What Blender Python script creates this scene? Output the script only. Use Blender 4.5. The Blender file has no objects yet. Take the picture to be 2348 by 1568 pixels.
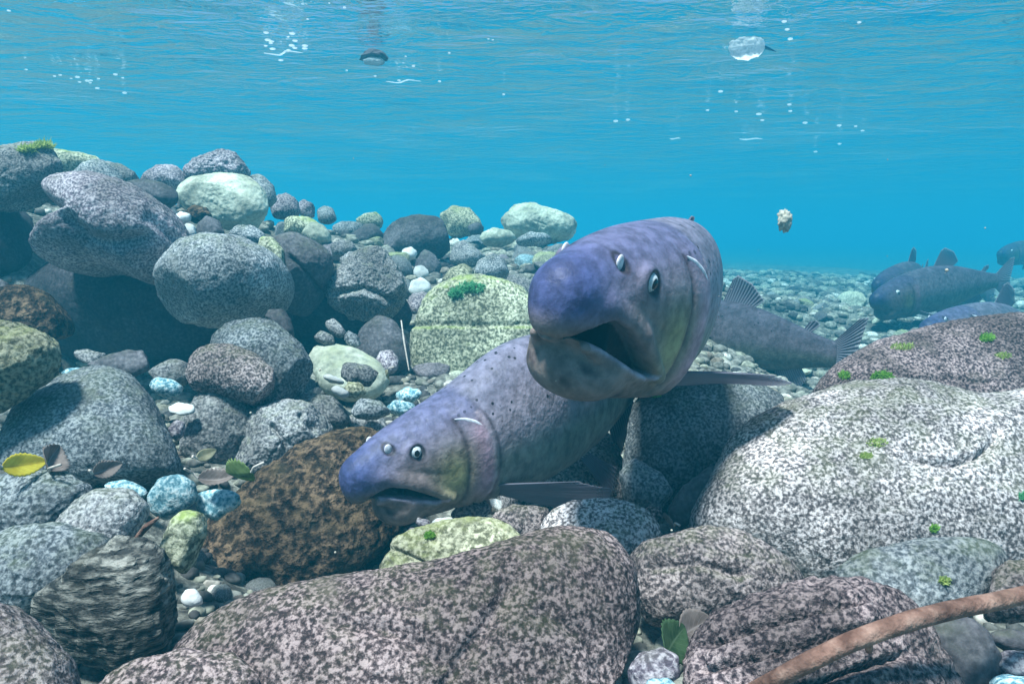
import bpy, bmesh, math, random
import numpy as np
from mathutils import Vector, Matrix

random.seed(7)
RNG = np.random.default_rng(7)
C = bpy.context.scene.collection
SC = bpy.context.scene
R = math.radians

# ------------------------------------------------------------------ camera
FPX, CX, CY = 1676.0, 1174.0, 784.0          # focal length and centre, in pixels of a 2348 px wide frame
PITCH = R(8.3)
CAM = np.array([0.0, 0.0, 0.62])
cam_data = bpy.data.cameras.new('camera')
cam_data.sensor_width = 36.0
cam_data.lens = 36.0 * FPX / 2348.0
cam_data.clip_start = 0.02
cam_data.clip_end = 500.0
cam = bpy.data.objects.new('camera', cam_data)
cam.location = CAM
cam.rotation_euler = (R(90) - PITCH, 0, 0)
C.objects.link(cam)
SC.camera = cam
AX = np.array([1.0, 0, 0])
AF = np.array([0, math.cos(PITCH), -math.sin(PITCH)])
AU = np.array([0, math.sin(PITCH), math.cos(PITCH)])

def ray(u, v):
    return AX * ((u - CX) / FPX) - AU * ((v - CY) / FPX) + AF

def at(u, v, d):
    return CAM + ray(u, v) * d

# ------------------------------------------------------------------ light
SUN_EL, SUN_AZ = R(69), R(-140)                # azimuth measured from +Y towards +X
world = bpy.data.worlds.new('World')
SC.world = world
world.use_nodes = True
wn = world.node_tree.nodes
sky = wn.new('ShaderNodeTexSky')
sky.sky_type = 'NISHITA'
sky.sun_disc = False
sky.sun_elevation = SUN_EL
sky.sun_rotation = SUN_AZ
wn['Background'].inputs['Strength'].default_value = 0.08
world.node_tree.links.new(sky.outputs['Color'], wn['Background'].inputs['Color'])
sd = bpy.data.lights.new('sun', 'SUN')
sd.energy = 4.6
sd.angle = R(9)
sd.color = (1.0, 0.86, 0.80)
sun = bpy.data.objects.new('sun', sd)
sv = Vector((math.sin(SUN_AZ) * math.cos(SUN_EL), math.cos(SUN_AZ) * math.cos(SUN_EL), math.sin(SUN_EL)))
sun.rotation_euler = sv.to_track_quat('Z', 'Y').to_euler()
sun.location = (0, 0, 6)
C.objects.link(sun)
SC.view_settings.view_transform = 'Standard'
SC.view_settings.look = 'None'
SC.view_settings.exposure = 1.1
SC.view_settings.gamma = 1.0
SC.view_settings.use_curve_mapping = False
cy = SC.cycles
cy.use_denoising = True
cy.volume_bounces = 1
cy.max_bounces = 6
cy.diffuse_bounces = 3
cy.glossy_bounces = 3
cy.transparent_max_bounces = 12
cy.sample_clamp_indirect = 6.0

# ------------------------------------------------------------------ helpers
def tag(o, label=None, cat=None, group=None, kind=None):
    if label: o['label'] = label
    if cat: o['category'] = cat
    if group: o['group'] = group
    if kind: o['kind'] = kind
    return o

def mesh_np(name, V, faces, smooth=True):
    """faces: (n,3)/(n,4) array, or list of tuples"""
    me = bpy.data.meshes.new(name)
    V = np.asarray(V, dtype=np.float32)
    if isinstance(faces, np.ndarray):
        n, k = faces.shape
        me.vertices.add(len(V)); me.vertices.foreach_set('co', V.ravel())
        me.loops.add(n * k); me.loops.foreach_set('vertex_index', faces.astype(np.int32).ravel())
        me.polygons.add(n)
        me.polygons.foreach_set('loop_start', np.arange(0, n * k, k, dtype=np.int32))
        if smooth: me.polygons.foreach_set('use_smooth', np.ones(n, dtype=bool))
        me.update(calc_edges=True); me.validate()
    else:
        me.from_pydata([tuple(map(float, p)) for p in V], [], faces)
        if smooth: me.polygons.foreach_set('use_smooth', np.ones(len(me.polygons), dtype=bool))
        me.update()
    return me

def obj(name, me, mat=None, parent=None, loc=None):
    o = bpy.data.objects.new(name, me)
    C.objects.link(o)
    if mat is not None and len(me.materials) == 0: me.materials.append(mat)
    if parent is not None: o.parent = parent
    if loc is not None: o.location = [float(x) for x in loc]
    return o

# gradient noise in numpy
_perm = RNG.permutation(256); _perm = np.concatenate([_perm, _perm, _perm])
_g = RNG.normal(size=(256, 3)); _g /= np.linalg.norm(_g, axis=1)[:, None]
def noise(P):
    P = np.asarray(P, dtype=np.float64)
    I = np.floor(P).astype(int); Fr = P - I; I &= 255
    u = Fr ** 3 * (Fr * (Fr * 6 - 15) + 10)
    out = 0
    for dx in (0, 1):
        for dy in (0, 1):
            for dz in (0, 1):
                h = _perm[_perm[_perm[I[:, 0] + dx] + I[:, 1] + dy] + I[:, 2] + dz]
                g = _g[h]
                d = g[:, 0] * (Fr[:, 0] - dx) + g[:, 1] * (Fr[:, 1] - dy) + g[:, 2] * (Fr[:, 2] - dz)
                w = (u[:, 0] if dx else 1 - u[:, 0]) * (u[:, 1] if dy else 1 - u[:, 1]) * (u[:, 2] if dz else 1 - u[:, 2])
                out = out + w * d
    return out
def fbm(P, octv=3, gain=0.5):
    s, a = 0, 1.0
    for i in range(octv):
        s = s + a * noise(P * (2.03 ** i) + 17.3 * i); a *= gain
    return s

_ico = {}
def ico(level):
    if level not in _ico:
        bm = bmesh.new(); bmesh.ops.create_icosphere(bm, subdivisions=level, radius=1.0)
        V = np.array([v.co[:] for v in bm.verts]); F = np.array([[v.index for v in f.verts] for f in bm.faces])
        bm.free(); _ico[level] = (V, F)
    return _ico[level]

# ------------------------------------------------------------------ materials
def newmat(name):
    m = bpy.data.materials.new(name); m.use_nodes = True
    nt = m.node_tree; b = nt.nodes['Principled BSDF']
    return m, nt, b
def nd(nt, t, **kw):
    n = nt.nodes.new(t)
    for k, v in kw.items():
        if k in n.inputs: n.inputs[k].default_value = v
        else: setattr(n, k, v)
    return n
def ramp(nt, stops, fac=None, interp='LINEAR'):
    n = nt.nodes.new('ShaderNodeValToRGB'); n.color_ramp.interpolation = interp
    e = n.color_ramp.elements
    while len(e) < len(stops): e.new(0.5)
    for i, (p, c) in enumerate(stops):
        e[i].position = p; e[i].color = (*c, 1) if len(c) == 3 else c
    if fac is not None: nt.links.new(fac, n.inputs['Fac'])
    return n
def mixc(nt, fac, a, b, blend='MIX'):
    n = nt.nodes.new('ShaderNodeMix'); n.data_type = 'RGBA'; n.blend_type = blend
    for sock, val in ((0, fac), (6, a), (7, b)):
        if hasattr(val, 'is_linked') or hasattr(val, 'links'): nt.links.new(val, n.inputs[sock])
        elif isinstance(val, (int, float)): n.inputs[sock].default_value = val
        else: n.inputs[sock].default_value = (*val, 1)
    return n.outputs[2]
def mth(nt, op, a, b=None, clamp=False):
    n = nt.nodes.new('ShaderNodeMath'); n.operation = op; n.use_clamp = clamp
    for i, v in enumerate((a, b)):
        if v is None: continue
        if isinstance(v, (int, float)): n.inputs[i].default_value = v
        else: nt.links.new(v, n.inputs[i])
    return n.outputs[0]
def mapr(nt, v, a, b, c=0.0, d=1.0, smooth=True):
    n = nt.nodes.new('ShaderNodeMapRange'); n.interpolation_type = 'SMOOTHSTEP' if smooth else 'LINEAR'
    nt.links.new(v, n.inputs[0])
    for i, x in enumerate((a, b, c, d)): n.inputs[i + 1].default_value = x
    return n.outputs[0]

def rock_mat(name, dark, mid, light, grain=260, contrast=0.11, bump=0.5, moss=0.0, mosscol=(0.14, 0.17, 0.05),
             layered=False, rough=0.85, fuzz=False, patch=0.35):
    m, nt, b = newmat(name); L = nt.links
    tc = nd(nt, 'ShaderNodeTexCoord'); oi = nd(nt, 'ShaderNodeObjectInfo')
    off = nd(nt, 'ShaderNodeVectorMath', operation='MULTIPLY_ADD')
    L.new(oi.outputs['Random'], off.inputs[0]); off.inputs[1].default_value = (13.1, 7.7, 21.3); L.new(tc.outputs['Object'], off.inputs[2])
    co = off.outputs[0]
    if layered:
        mp = nd(nt, 'ShaderNodeMapping'); mp.inputs['Scale'].default_value = (0.45, 0.45, 1.9); mp.inputs['Rotation'].default_value = (0.5, 0.35, 0.2)
        L.new(co, mp.inputs[0]); co2 = mp.outputs[0]
    else: co2 = co
    n1 = nd(nt, 'ShaderNodeTexNoise', Scale=grain, Detail=3.0, Roughness=0.6); L.new(co2, n1.inputs['Vector'])
    n2 = nd(nt, 'ShaderNodeTexNoise', Scale=grain * 0.27, Detail=4.0, Roughness=0.6, Distortion=0.6); L.new(co2, n2.inputs['Vector'])
    n3 = nd(nt, 'ShaderNodeTexNoise', Scale=11.0, Detail=4.0, Roughness=0.6); L.new(co, n3.inputs['Vector'])
    g = mth(nt, 'ADD', mth(nt, 'MULTIPLY', n1.outputs[0], 0.85), mth(nt, 'MULTIPLY', n2.outputs[0], 0.15))
    r1 = ramp(nt, [(0.5 - contrast, dark), (0.5, mid), (0.5 + contrast, light)], g)
    big = mapr(nt, n3.outputs[0], 0.36, 0.66, 1 - patch, 1 + patch)
    col = mixc(nt, 1.0, r1.outputs[0], (1, 1, 1), 'MULTIPLY')
    vm = nd(nt, 'ShaderNodeVectorMath', operation='SCALE'); L.new(r1.outputs[0], vm.inputs[0]); L.new(big, vm.inputs['Scale'])
    col = vm.outputs[0]
    # dirt film: brownish or greenish blotches with their own shape
    n4 = nd(nt, 'ShaderNodeTexNoise', Scale=23.0, Detail=5.0, Roughness=0.65); L.new(co, n4.inputs['Vector'])
    blot = mapr(nt, n4.outputs[0], 0.52, 0.72, 0.0, 0.55)
    col = mixc(nt, blot, col, tuple(0.5 * x + 0.5 * y for x, y in zip(mid, (0.10, 0.095, 0.06))))
    if moss > 0:
        ge = nd(nt, 'ShaderNodeNewGeometry'); sx = nd(nt, 'ShaderNodeSeparateXYZ'); L.new(ge.outputs['Normal'], sx.inputs[0])
        upm = mapr(nt, sx.outputs[2], 0.45, 0.95)
        n5 = nd(nt, 'ShaderNodeTexNoise', Scale=30.0, Detail=6.0, Roughness=0.7); L.new(co, n5.inputs['Vector'])
        mk = mth(nt, 'MULTIPLY', upm, mapr(nt, n5.outputs[0], 0.40, 0.62), clamp=True)
        mk = mth(nt, 'MULTIPLY', mk, moss)
        col = mixc(nt, mk, col, mosscol)
    rv = mapr(nt, oi.outputs['Random'], 0.0, 1.0, 0.82, 1.18, smooth=False)
    vm2 = nd(nt, 'ShaderNodeVectorMath', operation='SCALE'); L.new(col, vm2.inputs[0]); L.new(rv, vm2.inputs['Scale'])
    L.new(vm2.outputs[0], b.inputs['Base Color'])
    b.inputs['Roughness'].default_value = rough
    b.inputs['Specular IOR Level'].default_value = 0.15
    b1 = nd(nt, 'ShaderNodeBump', Strength=bump, Distance=0.0035 if not fuzz else 0.008); L.new(g, b1.inputs['Height'])
    n6 = nd(nt, 'ShaderNodeTexNoise', Scale=48.0, Detail=5.0, Roughness=0.6); L.new(co2, n6.inputs['Vector'])
    b2 = nd(nt, 'ShaderNodeBump', Strength=bump * (1.6 if layered else 0.9), Distance=0.012); L.new(n6.outputs[0], b2.inputs['Height'])
    L.new(b2.outputs[0], b1.inputs['Normal']); L.new(b1.outputs[0], b.inputs['Normal'])
    return m

M = {}
M['granite_pale'] = rock_mat('granite_pale', (0.075, 0.063, 0.065), (0.265, 0.23, 0.225), (0.60, 0.53, 0.52), grain=310, contrast=0.085, moss=0.25)
M['granite_pink'] = rock_mat('granite_pink', (0.030, 0.022, 0.024), (0.120, 0.087, 0.086), (0.33, 0.248, 0.238), grain=330, contrast=0.085, moss=0.15)
M['granite_brown'] = rock_mat('granite_brown', (0.045, 0.036, 0.038), (0.15, 0.118, 0.115), (0.33, 0.27, 0.26), grain=340, contrast=0.085, moss=0.2)
M['shade_rock'] = rock_mat('shade_rock', (0.022, 0.021, 0.026), (0.045, 0.043, 0.05), (0.085, 0.08, 0.09), grain=200, contrast=0.2, bump=0.3)  # near-black on purpose: the hollow's shade is put into this colour
M['grey'] = rock_mat('grey', (0.085, 0.085, 0.09), (0.21, 0.205, 0.21), (0.38, 0.37, 0.36), grain=300, contrast=0.095, moss=0.25)
M['bluegrey'] = rock_mat('bluegrey', (0.08, 0.09, 0.10), (0.215, 0.23, 0.245), (0.43, 0.44, 0.44), grain=290, contrast=0.095, moss=0.3)
M['bluegrey_deep'] = rock_mat('bluegrey_deep', (0.045, 0.052, 0.06), (0.125, 0.138, 0.15), (0.27, 0.285, 0.29), grain=300, contrast=0.095, moss=0.2)
M['dark'] = rock_mat('dark', (0.05, 0.048, 0.055), (0.10, 0.095, 0.105), (0.18, 0.17, 0.18), grain=180, contrast=0.2, bump=0.3, moss=0.15)
M['purple'] = rock_mat('purple', (0.11, 0.09, 0.115), (0.27, 0.235, 0.265), (0.50, 0.45, 0.47), grain=270, contrast=0.085, moss=0.15)
M['pale'] = rock_mat('pale', (0.25, 0.27, 0.22), (0.46, 0.48, 0.38), (0.66, 0.66, 0.55), grain=120, contrast=0.22, bump=0.35, moss=0.4, mosscol=(0.32, 0.36, 0.16))
M['algae'] = rock_mat('algae', (0.12, 0.13, 0.09), (0.34, 0.35, 0.24), (0.62, 0.62, 0.46), grain=200, contrast=0.085, moss=0.8, mosscol=(0.30, 0.38, 0.10))
M['olive'] = rock_mat('olive', (0.10, 0.10, 0.06), (0.29, 0.28, 0.19), (0.50, 0.48, 0.34), grain=220, contrast=0.085, moss=0.6, mosscol=(0.24, 0.26, 0.09))
M['brownfur'] = rock_mat('brownfur', (0.013, 0.009, 0.007), (0.050, 0.033, 0.023), (0.15, 0.10, 0.065), grain=120, contrast=0.085, bump=1.0, fuzz=True, moss=0.5, mosscol=(0.17, 0.115, 0.06), patch=0.5)
M['layered'] = rock_mat('layered', (0.022, 0.022, 0.021), (0.085, 0.082, 0.072), (0.21, 0.20, 0.175), grain=150, contrast=0.085, bump=0.9, layered=True, patch=0.5)
M['layered_pink'] = rock_mat('layered_pink', (0.05, 0.036, 0.042), (0.19, 0.142, 0.145), (0.44, 0.335, 0.325), grain=320, contrast=0.085, bump=0.8, layered=False, patch=0.5)
M['cyan'] = rock_mat('cyan', (0.10, 0.24, 0.30), (0.30, 0.50, 0.55), (0.62, 0.74, 0.75), grain=230, contrast=0.085)
M['white'] = rock_mat('white', (0.45, 0.46, 0.45), (0.66, 0.67, 0.65), (0.82, 0.82, 0.80), grain=90, contrast=0.25, bump=0.25)
M['gravel'] = rock_mat('gravel', (0.07, 0.07, 0.065), (0.20, 0.20, 0.17), (0.46, 0.45, 0.38), grain=60, contrast=0.16, moss=0.2)
M['bed'] = rock_mat('bed', (0.05, 0.048, 0.045), (0.15, 0.145, 0.125), (0.34, 0.33, 0.28), grain=90, contrast=0.16, bump=0.9)

# ------------------------------------------------------------------ hero rocks
# outline points in frame pixels, distance in metres, tilt of the resting face, thickness, roughness of form
ROCKS = []
def rk(name, mat, label, pts, d, tilt=25, thick=0.8, level=4, rough=0.05, p=2.4, cuts=5, seed=None):
    ROCKS.append(dict(name=name, mat=mat, label=label, pts=pts, d=d, tilt=tilt, thick=thick, level=level, rough=rough, p=p, cuts=cuts, seed=seed))

# the bank on the left, far to near
rk('boulder', 'grey', 'grey rock with a cap of bright green algae, at the top of the bank', [(-70,400),(-20,370),(45,340),(100,331),(138,345),(150,375),(170,388),(162,415),(125,440),(60,470),(0,480),(-70,490)], 1.35, 10, 0.8, 5)
rk('rock', 'algae', 'pale green ledge behind the rock with the algae cap', [(120,350),(160,350),(205,355),(238,372),(240,392),(170,400),(120,395)], 1.75)
rk('rock', 'bluegrey', 'rounded blue-grey stone wedged above the notched boulder', [(168,410),(198,382),(238,372),(268,388),(286,412),(270,432),(180,435)], 1.6)
rk('rock', 'grey', 'thin grey stone leaning behind the rounded blue-grey stone', [(238,374),(288,384),(320,404),(314,425),(262,428),(242,400)], 1.78)
rk('boulder', 'purple', 'big notched boulder overhanging the dark hollow on the bank', [(125,445),(168,421),(250,416),(330,440),(390,480),(422,520),(437,560),(420,600),(382,624),(346,650),(300,628),(240,612),(180,622),(108,606),(84,578),(150,556),(212,545),(200,520),(150,482)], 1.25, 12, 1.3, 5, 0.04, 2.2, 2)
rk('rock', 'dark', 'flat dark stone between the notched boulder and the pale yellow boulder', [(270,432),(330,420),(388,430),(412,445),(414,470),(385,480),(330,470),(285,455)], 1.5)
rk('rock', 'purple', 'low fuzzy purple stone left of the rough capping rock', [(318,420),(368,386),(408,385),(428,402),(432,432),(350,440)], 1.8, rough=0.09)
rk('rock', 'purple', 'rough lumpy purple rock standing highest above the pale yellow boulder', [(420,390),(468,362),(520,347),(558,358),(571,385),(568,412),(500,420),(430,420)], 1.82, 10, 0.8, 5, 0.10)
rk('boulder', 'pale', 'smooth pale yellow boulder on the bank', [(408,447),(438,421),(520,410),(580,415),(610,440),(621,480),(614,512),(560,524),(500,514),(450,494),(413,472)], 1.65, 20, 0.8, 5, 0.03)
rk('rock', 'bluegrey', 'upright blue-grey stone just behind the pale yellow boulder', [(572,408),(606,403),(628,428),(634,456),(616,475),(590,460)], 1.85)
rk('boulder', 'bluegrey', 'large smooth speckled blue-grey boulder beside the dark hollow', [(370,700),(384,632),(440,570),(500,552),(580,560),(640,590),(666,632),(660,672),(630,706),(560,740),(480,752),(410,738)], 1.18, 12, 1.3, 5, 0.03)
rk('boulder', 'dark', 'smooth dark slate boulder with a white scratch', [(632,548),(680,534),(730,558),(772,590),(774,625),(750,660),(725,700),(690,735),(650,720),(645,640)], 1.42, 5, 1.2, 5, 0.03)
rk('boulder', 'grey', 'angular greenish grey rock with a stepped front', [(748,664),(790,608),(830,576),(880,571),(920,618),(934,668),(928,704),(890,735),(800,730),(752,694)], 1.45, 15, 0.8, 5, 0.09, 2.6, 9)
rk('boulder', 'dark', 'long rounded dark slab on the crest of the bank', [(858,572),(890,520),(950,502),(1010,505),(1040,528),(1043,556),(1012,584),(940,602),(880,594)], 2.1, 20, 0.8, 5, 0.03)
rk('rock', 'dark', 'dark wedge of rock leaning against the long rounded slab', [(798,548),(838,520),(878,515),(880,545),(850,575),(808,565)], 2.1, cuts=9)
rk('rock', 'olive', 'ridged pale green rock on the skyline of the bank', [(1002,500),(1038,478),(1080,484),(1108,520),(1092,540),(1030,540)], 2.55, rough=0.12)
rk('rock', 'dark', 'small dark cap stone beside the ridged skyline rock', [(1070,520),(1095,512),(1112,522),(1108,535),(1078,536)], 2.5)
rk('boulder', 'pale', 'long pale green rock sloping away behind the open-mouthed salmon', [(1142,514),(1168,482),(1210,475),(1262,490),(1325,512),(1315,545),(1240,552),(1165,542)], 2.6, 25, 0.8, 5, 0.06)
rk('rock', 'pale', 'flat pale disc-shaped stone below the long pale green rock', [(1092,545),(1130,526),(1175,535),(1185,550),(1150,562),(1105,560)], 2.4)
rk('rock', 'bluegrey', 'thin dark ledge under the long pale green rock', [(1180,552),(1215,535),(1255,540),(1270,552),(1235,560),(1190,562)], 2.3)
rk('rock', 'grey', 'conical pinkish grey stone on the bank crest', [(1030,600),(1038,565),(1062,552),(1090,570),(1112,592),(1100,606),(1060,612)], 2.05, rough=0.08)
rk('rock', 'dark', 'jagged dark stone behind two white pebbles', [(945,640),(955,600),(975,572),(1000,585),(1012,610),(1000,640),(970,655)], 1.95, rough=0.1, cuts=9)
rk('rock', 'bluegrey', 'squarish blue-grey stone behind the algae-topped boulder', [(1085,630),(1095,600),(1130,584),(1160,600),(1168,630),(1135,645),(1100,645)], 1.75, cuts=8)
rk('rock', 'olive', 'mossy grey stone touching the back of the algae-topped boulder', [(1010,650),(1030,622),(1065,608),(1088,620),(1085,650),(1040,668)], 1.7)
rk('rock', 'grey', 'rounded grey stone half behind the head of the open-mouthed salmon', [(1150,660),(1165,635),(1200,632),(1230,655),(1225,690),(1180,690)], 1.65)
rk('pebble', 'white', 'small white round pebble in front of the jagged dark stone', [(944,630),(952,614),(968,610),(982,620),(984,636),(965,644),(950,642)], 1.85, level=3)
rk('pebble', 'white', 'larger white pebble lying lower than the jagged dark stone', [(935,668),(944,646),(966,638),(988,650),(992,672),(965,684),(942,682)], 1.7, level=3)
rk('pebble', 'white', 'crescent-lit white pebble under the long rounded dark slab', [(918,585),(926,572),(945,568),(958,578),(952,592),(930,598)], 2.0, level=3)
rk('rock', 'purple', 'dark purplish stone under the larger white pebble', [(930,700),(945,672),(985,672),(990,700),(960,725),(938,722)], 1.55)
rk('rock', 'purple', 'rounded purple stone just right of the pale yellow boulder', [(620,480),(634,455),(660,447),(684,462),(690,492),(650,502),(626,498)], 1.95, rough=0.08)
rk('rock', 'purple', 'small purple stone beside the rounded purple stone', [(682,470),(700,460),(720,470),(726,492),(700,500),(686,492)], 2.05, rough=0.08)
rk('rock', 'bluegrey', 'stubby dark teal stone on the crest past the purple stones', [(728,485),(745,475),(765,480),(772,505),(750,514),(730,508)], 2.15)
rk('rock', 'algae', 'low pale green slab below the purple stones', [(630,512),(670,500),(720,506),(752,530),(738,545),(690,540),(645,532)], 1.85)
rk('rock', 'pale', 'pale yellow-green slab with a rosy lower edge', [(690,540),(712,512),(745,520),(760,540),(755,556),(720,560)], 1.8)
rk('rock', 'bluegrey', 'long grey stone on the crest above the dark wedge of rock', [(755,528),(785,512),(830,515),(850,528),(820,545),(775,545)], 2.25)
rk('rock', 'algae', 'pale green crest stone with a dark round end', [(810,512),(835,495),(866,490),(880,502),(876,522),(840,526)], 2.4)
rk('rock', 'grey', 'mottled oval stone above the angular greenish rock', [(756,566),(780,552),(812,558),(822,575),(795,592),(764,588)], 1.7)
rk('rock', 'grey', 'pitted stone touching the top of the angular greenish rock', [(775,600),(800,580),(830,582),(842,596),(818,622),(786,624)], 1.6, rough=0.1)
rk('rock', 'bluegrey', 'grey oval stone between the pale yellow and the large blue-grey boulder', [(520,545),(545,522),(585,522),(612,540),(605,560),(560,565)], 1.5)
rk('rock', 'algae', 'stone with yellowish green weed behind the large blue-grey boulder', [(590,570),(600,545),(630,548),(655,580),(660,610),(625,600)], 1.35)
rk('rock', 'dark', 'small upright dark stone below the pale yellow boulder', [(448,550),(455,520),(478,498),(505,510),(522,540),(500,555),(465,558)], 1.45)
rk('pebble', 'white', 'small white stone chip right of the notched boulder', [(398,500),(415,488),(440,492),(436,506),(412,512)], 1.42, level=3)
rk('pebble', 'white', 'bright white chip beside the upright dark stone', [(415,530),(430,512),(448,520),(450,540),(430,550)], 1.4, level=3)
rk('rock', 'brownfur', 'small rust-coloured stone under the pale yellow boulder', [(425,490),(445,474),(478,480),(488,498),(462,512),(436,506)], 1.5)
rk('boulder', 'shade_rock', 'dark rock face behind the notched boulder, added past the left edge to shade the hollow', [(-620,260),(-330,190),(-120,330),(-10,440),(60,520),(70,600),(20,660),(-120,720),(-620,760)], 1.4, 5, 1.0, 5, 0.05)  # added boulder, mostly out of frame, meant to keep sun off the hollow
rk('boulder', 'shade_rock', 'overhanging dark rock at the back of the hollow under the notched boulder, added for shade', [(40,650),(180,560),(400,590),(560,610),(660,640),(690,720),(640,790),(480,805),(280,812),(120,790),(50,730)], 1.42, -38, 0.6, 5, 0.04)  # added rock, face leaning forward so the hollow stays unlit
rk('boulder', 'shade_rock', 'overhanging dark rock under the slate boulder and the angular one, added for shade', [(600,690),(700,640),(820,660),(930,690),(950,740),(860,775),(720,770),(620,745)], 1.52, -38, 0.6, 5, 0.04)  # second added overhang, shaped to stay dark beneath these boulders
# middle left
rk('boulder', 'algae', 'granite boulder with a green algae top and a ledge, behind both salmon', [(946,790),(950,740),(968,700),(1005,668),(1060,646),(1120,640),(1190,662),(1232,710),(1245,800),(1210,870),(1100,900),(1000,900),(950,860)], 1.42, 12, 0.7, 5, 0.025, 4.5, 3)
rk('boulder', 'dark', 'dark dome-shaped rock beside the algae-topped granite boulder', [(815,820),(826,756),(868,720),(906,734),(932,772),(945,840),(900,862),(840,858)], 1.3, 5, 0.7)
rk('boulder', 'bluegrey_deep', 'ridge-backed grey-green boulder behind the round cobble', [(478,795),(520,756),(600,740),(640,750),(690,790),(732,860),(728,896),(690,922),(640,920),(560,890),(500,840)], 1.0, 30, 0.8, 5, 0.05)
rk('rock', 'dark', 'small grey stone perched behind the ridge-backed boulder', [(608,735),(618,712),(650,710),(668,735),(675,775),(640,768)], 1.12)
rk('boulder', 'granite_brown', 'round dark cobble with a smooth flat face', [(428,870),(440,820),(480,795),(540,795),(600,820),(640,860),(652,916),(600,930),(500,910),(440,895)], 0.93, 25, 0.7, 5, 0.03)
rk('boulder', 'grey', 'grey hump-shaped boulder left of the cracked one', [(418,1050),(430,960),(460,910),(510,885),(570,890),(602,940),(594,1000),(540,1070),(470,1080)], 0.93, 22, 0.8, 5, 0.04)
rk('boulder', 'grey', 'grey boulder with a crack, beside the brown shaggy one', [(515,1030),(578,952),(660,920),(722,930),(776,990),(770,1040),(700,1100),(600,1110),(530,1080)], 0.92, 25, 0.8, 5, 0.05)
rk('pebble', 'granite_brown', 'small round brown pebble on top of the hump-shaped boulder', [(572,905),(602,890),(634,894),(648,912),(640,930),(600,934)], 0.95, level=3)
rk('rock', 'grey', 'flat grey cobble behind the cracked boulder', [(648,930),(700,905),(760,910),(800,944),(804,990),(770,992),(715,958)], 1.0)
rk('rock', 'grey', 'grey stone partly under the nose-down salmon', [(790,960),(830,945),(880,960),(900,1000),(850,1010),(800,995)], 1.02)
rk('boulder', 'bluegrey_deep', 'broad smooth blue-grey boulder on the left', [(-40,1130),(35,965),(108,902),(180,856),(240,850),(310,870),(352,920),(384,990),(412,1052),(405,1100),(330,1125),(220,1130),(100,1145)], 0.80, 40, 0.6, 5, 0.025)
rk('boulder', 'olive', 'yellow-topped rock with a rust-dark underside', [(-90,770),(0,737),(60,745),(120,775),(141,805),(126,850),(80,895),(0,945),(-90,970)], 0.75, 15, 0.8, 5, 0.05)
rk('rock', 'brownfur', 'dim brown stone in the shadow below the notched boulder', [(-40,700),(20,662),(80,656),(140,690),(162,740),(152,790),(60,800),(-40,790)], 1.02, 15)
rk('rock', 'dark', 'small knob of stone at the mouth of the dark hollow', [(-20,660),(0,640),(22,650),(28,680),(5,700),(-20,695)], 1.08)
rk('flat_stone', 'dark', 'long flat slate lying in front of the dark hollow', [(190,835),(235,815),(300,804),(355,806),(362,822),(345,845),(310,862),(240,852)], 0.97, 30, 0.35, cuts=8)
rk('flat_stone', 'grey', 'thin pointed slate chip beside the long flat slate', [(160,806),(200,802),(250,812),(240,825),(205,838),(180,826)], 0.98, 30, 0.35)
rk('rock', 'grey', 'grey stone against the left of the round cobble', [(338,860),(390,826),(438,832),(434,875),(390,890),(350,882)], 0.95)
rk('pebble', 'cyan', 'turquoise stone above the white shell-like stone', [(340,885),(362,866),(402,872),(424,888),(405,908),(360,908)], 0.92, level=3)
rk('pebble', 'white', 'white shell-like flat stone beside the hump-shaped boulder', [(384,935),(412,922),(446,928),(452,944),(415,953),(392,948)], 0.88, 40, 0.3, level=3)
rk('pebble', 'purple', 'small pale purple chip below the white shell-like stone', [(386,985),(405,962),(424,970),(418,1000),(398,1012)], 0.84, level=3)
rk('pebble', 'cyan', 'small turquoise stone near the yellow-topped rock', [(140,858),(165,842),(205,848),(215,866),(170,874)], 0.93, level=3)
rk('boulder', 'pale', 'pale turquoise-grey slab in the gravel pocket', [(694,808),(752,795),(822,806),(872,836),(898,868),(870,905),(800,915),(738,895),(708,846)], 1.16, 45, 0.45, 4, 0.03)
rk('rock', 'grey', 'dark squarish stone sitting on the pale turquoise-grey slab', [(780,866),(790,832),(842,836),(872,856),(850,882),(800,888)], 1.04, cuts=9)
rk('rock', 'olive', 'small yellow-brown stone below the dark squarish stone', [(782,892),(800,876),(830,880),(842,900),(815,912),(790,906)], 1.0)
rk('pebble', 'white', 'bright white oblong pebble in the gravel pocket', [(758,890),(772,884),(800,898),(804,910),(785,912),(764,902)], 0.98, level=3)
rk('pebble', 'white', 'white sliver of stone on the pale turquoise-grey slab', [(735,862),(752,858),(790,872),(788,882),(755,876)], 1.08, level=3)
rk('rock', 'purple', 'small domed stone in front of the dark dome-shaped rock', [(862,828),(872,806),(900,804),(918,830),(915,856),(885,856)], 1.18)
rk('pebble', 'grey', 'oval grey pebble under the angular greenish rock', [(716,776),(738,758),(768,772),(768,788),(735,792)], 1.18, level=3)
rk('pebble', 'grey', 'oblong grey pebble right of the oval one in the gravel', [(742,742),(765,730),(785,748),(800,768),(782,778),(755,762)], 1.22, level=3)
rk('rock', 'bluegrey', 'rough pale chip of stone next to the oblong grey pebble', [(788,778),(800,758),(825,776),(828,796),(805,800)], 1.2, rough=0.1)
rk('pebble', 'cyan', 'flat turquoise stone by the back of the nose-down salmon', [(905,905),(930,888),(962,894),(975,910),(945,925),(915,922)], 1.1, level=3)
rk('pebble', 'cyan', 'turquoise stone under the flat turquoise one', [(880,940),(905,918),(948,925),(960,945),(915,955)], 1.05, level=3)
rk('rock', 'bluegrey', 'dark rounded stone in the gravel above the nose-down salmon', [(800,940),(830,915),(875,922),(900,945),(860,962),(815,958)], 0.98)
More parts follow.
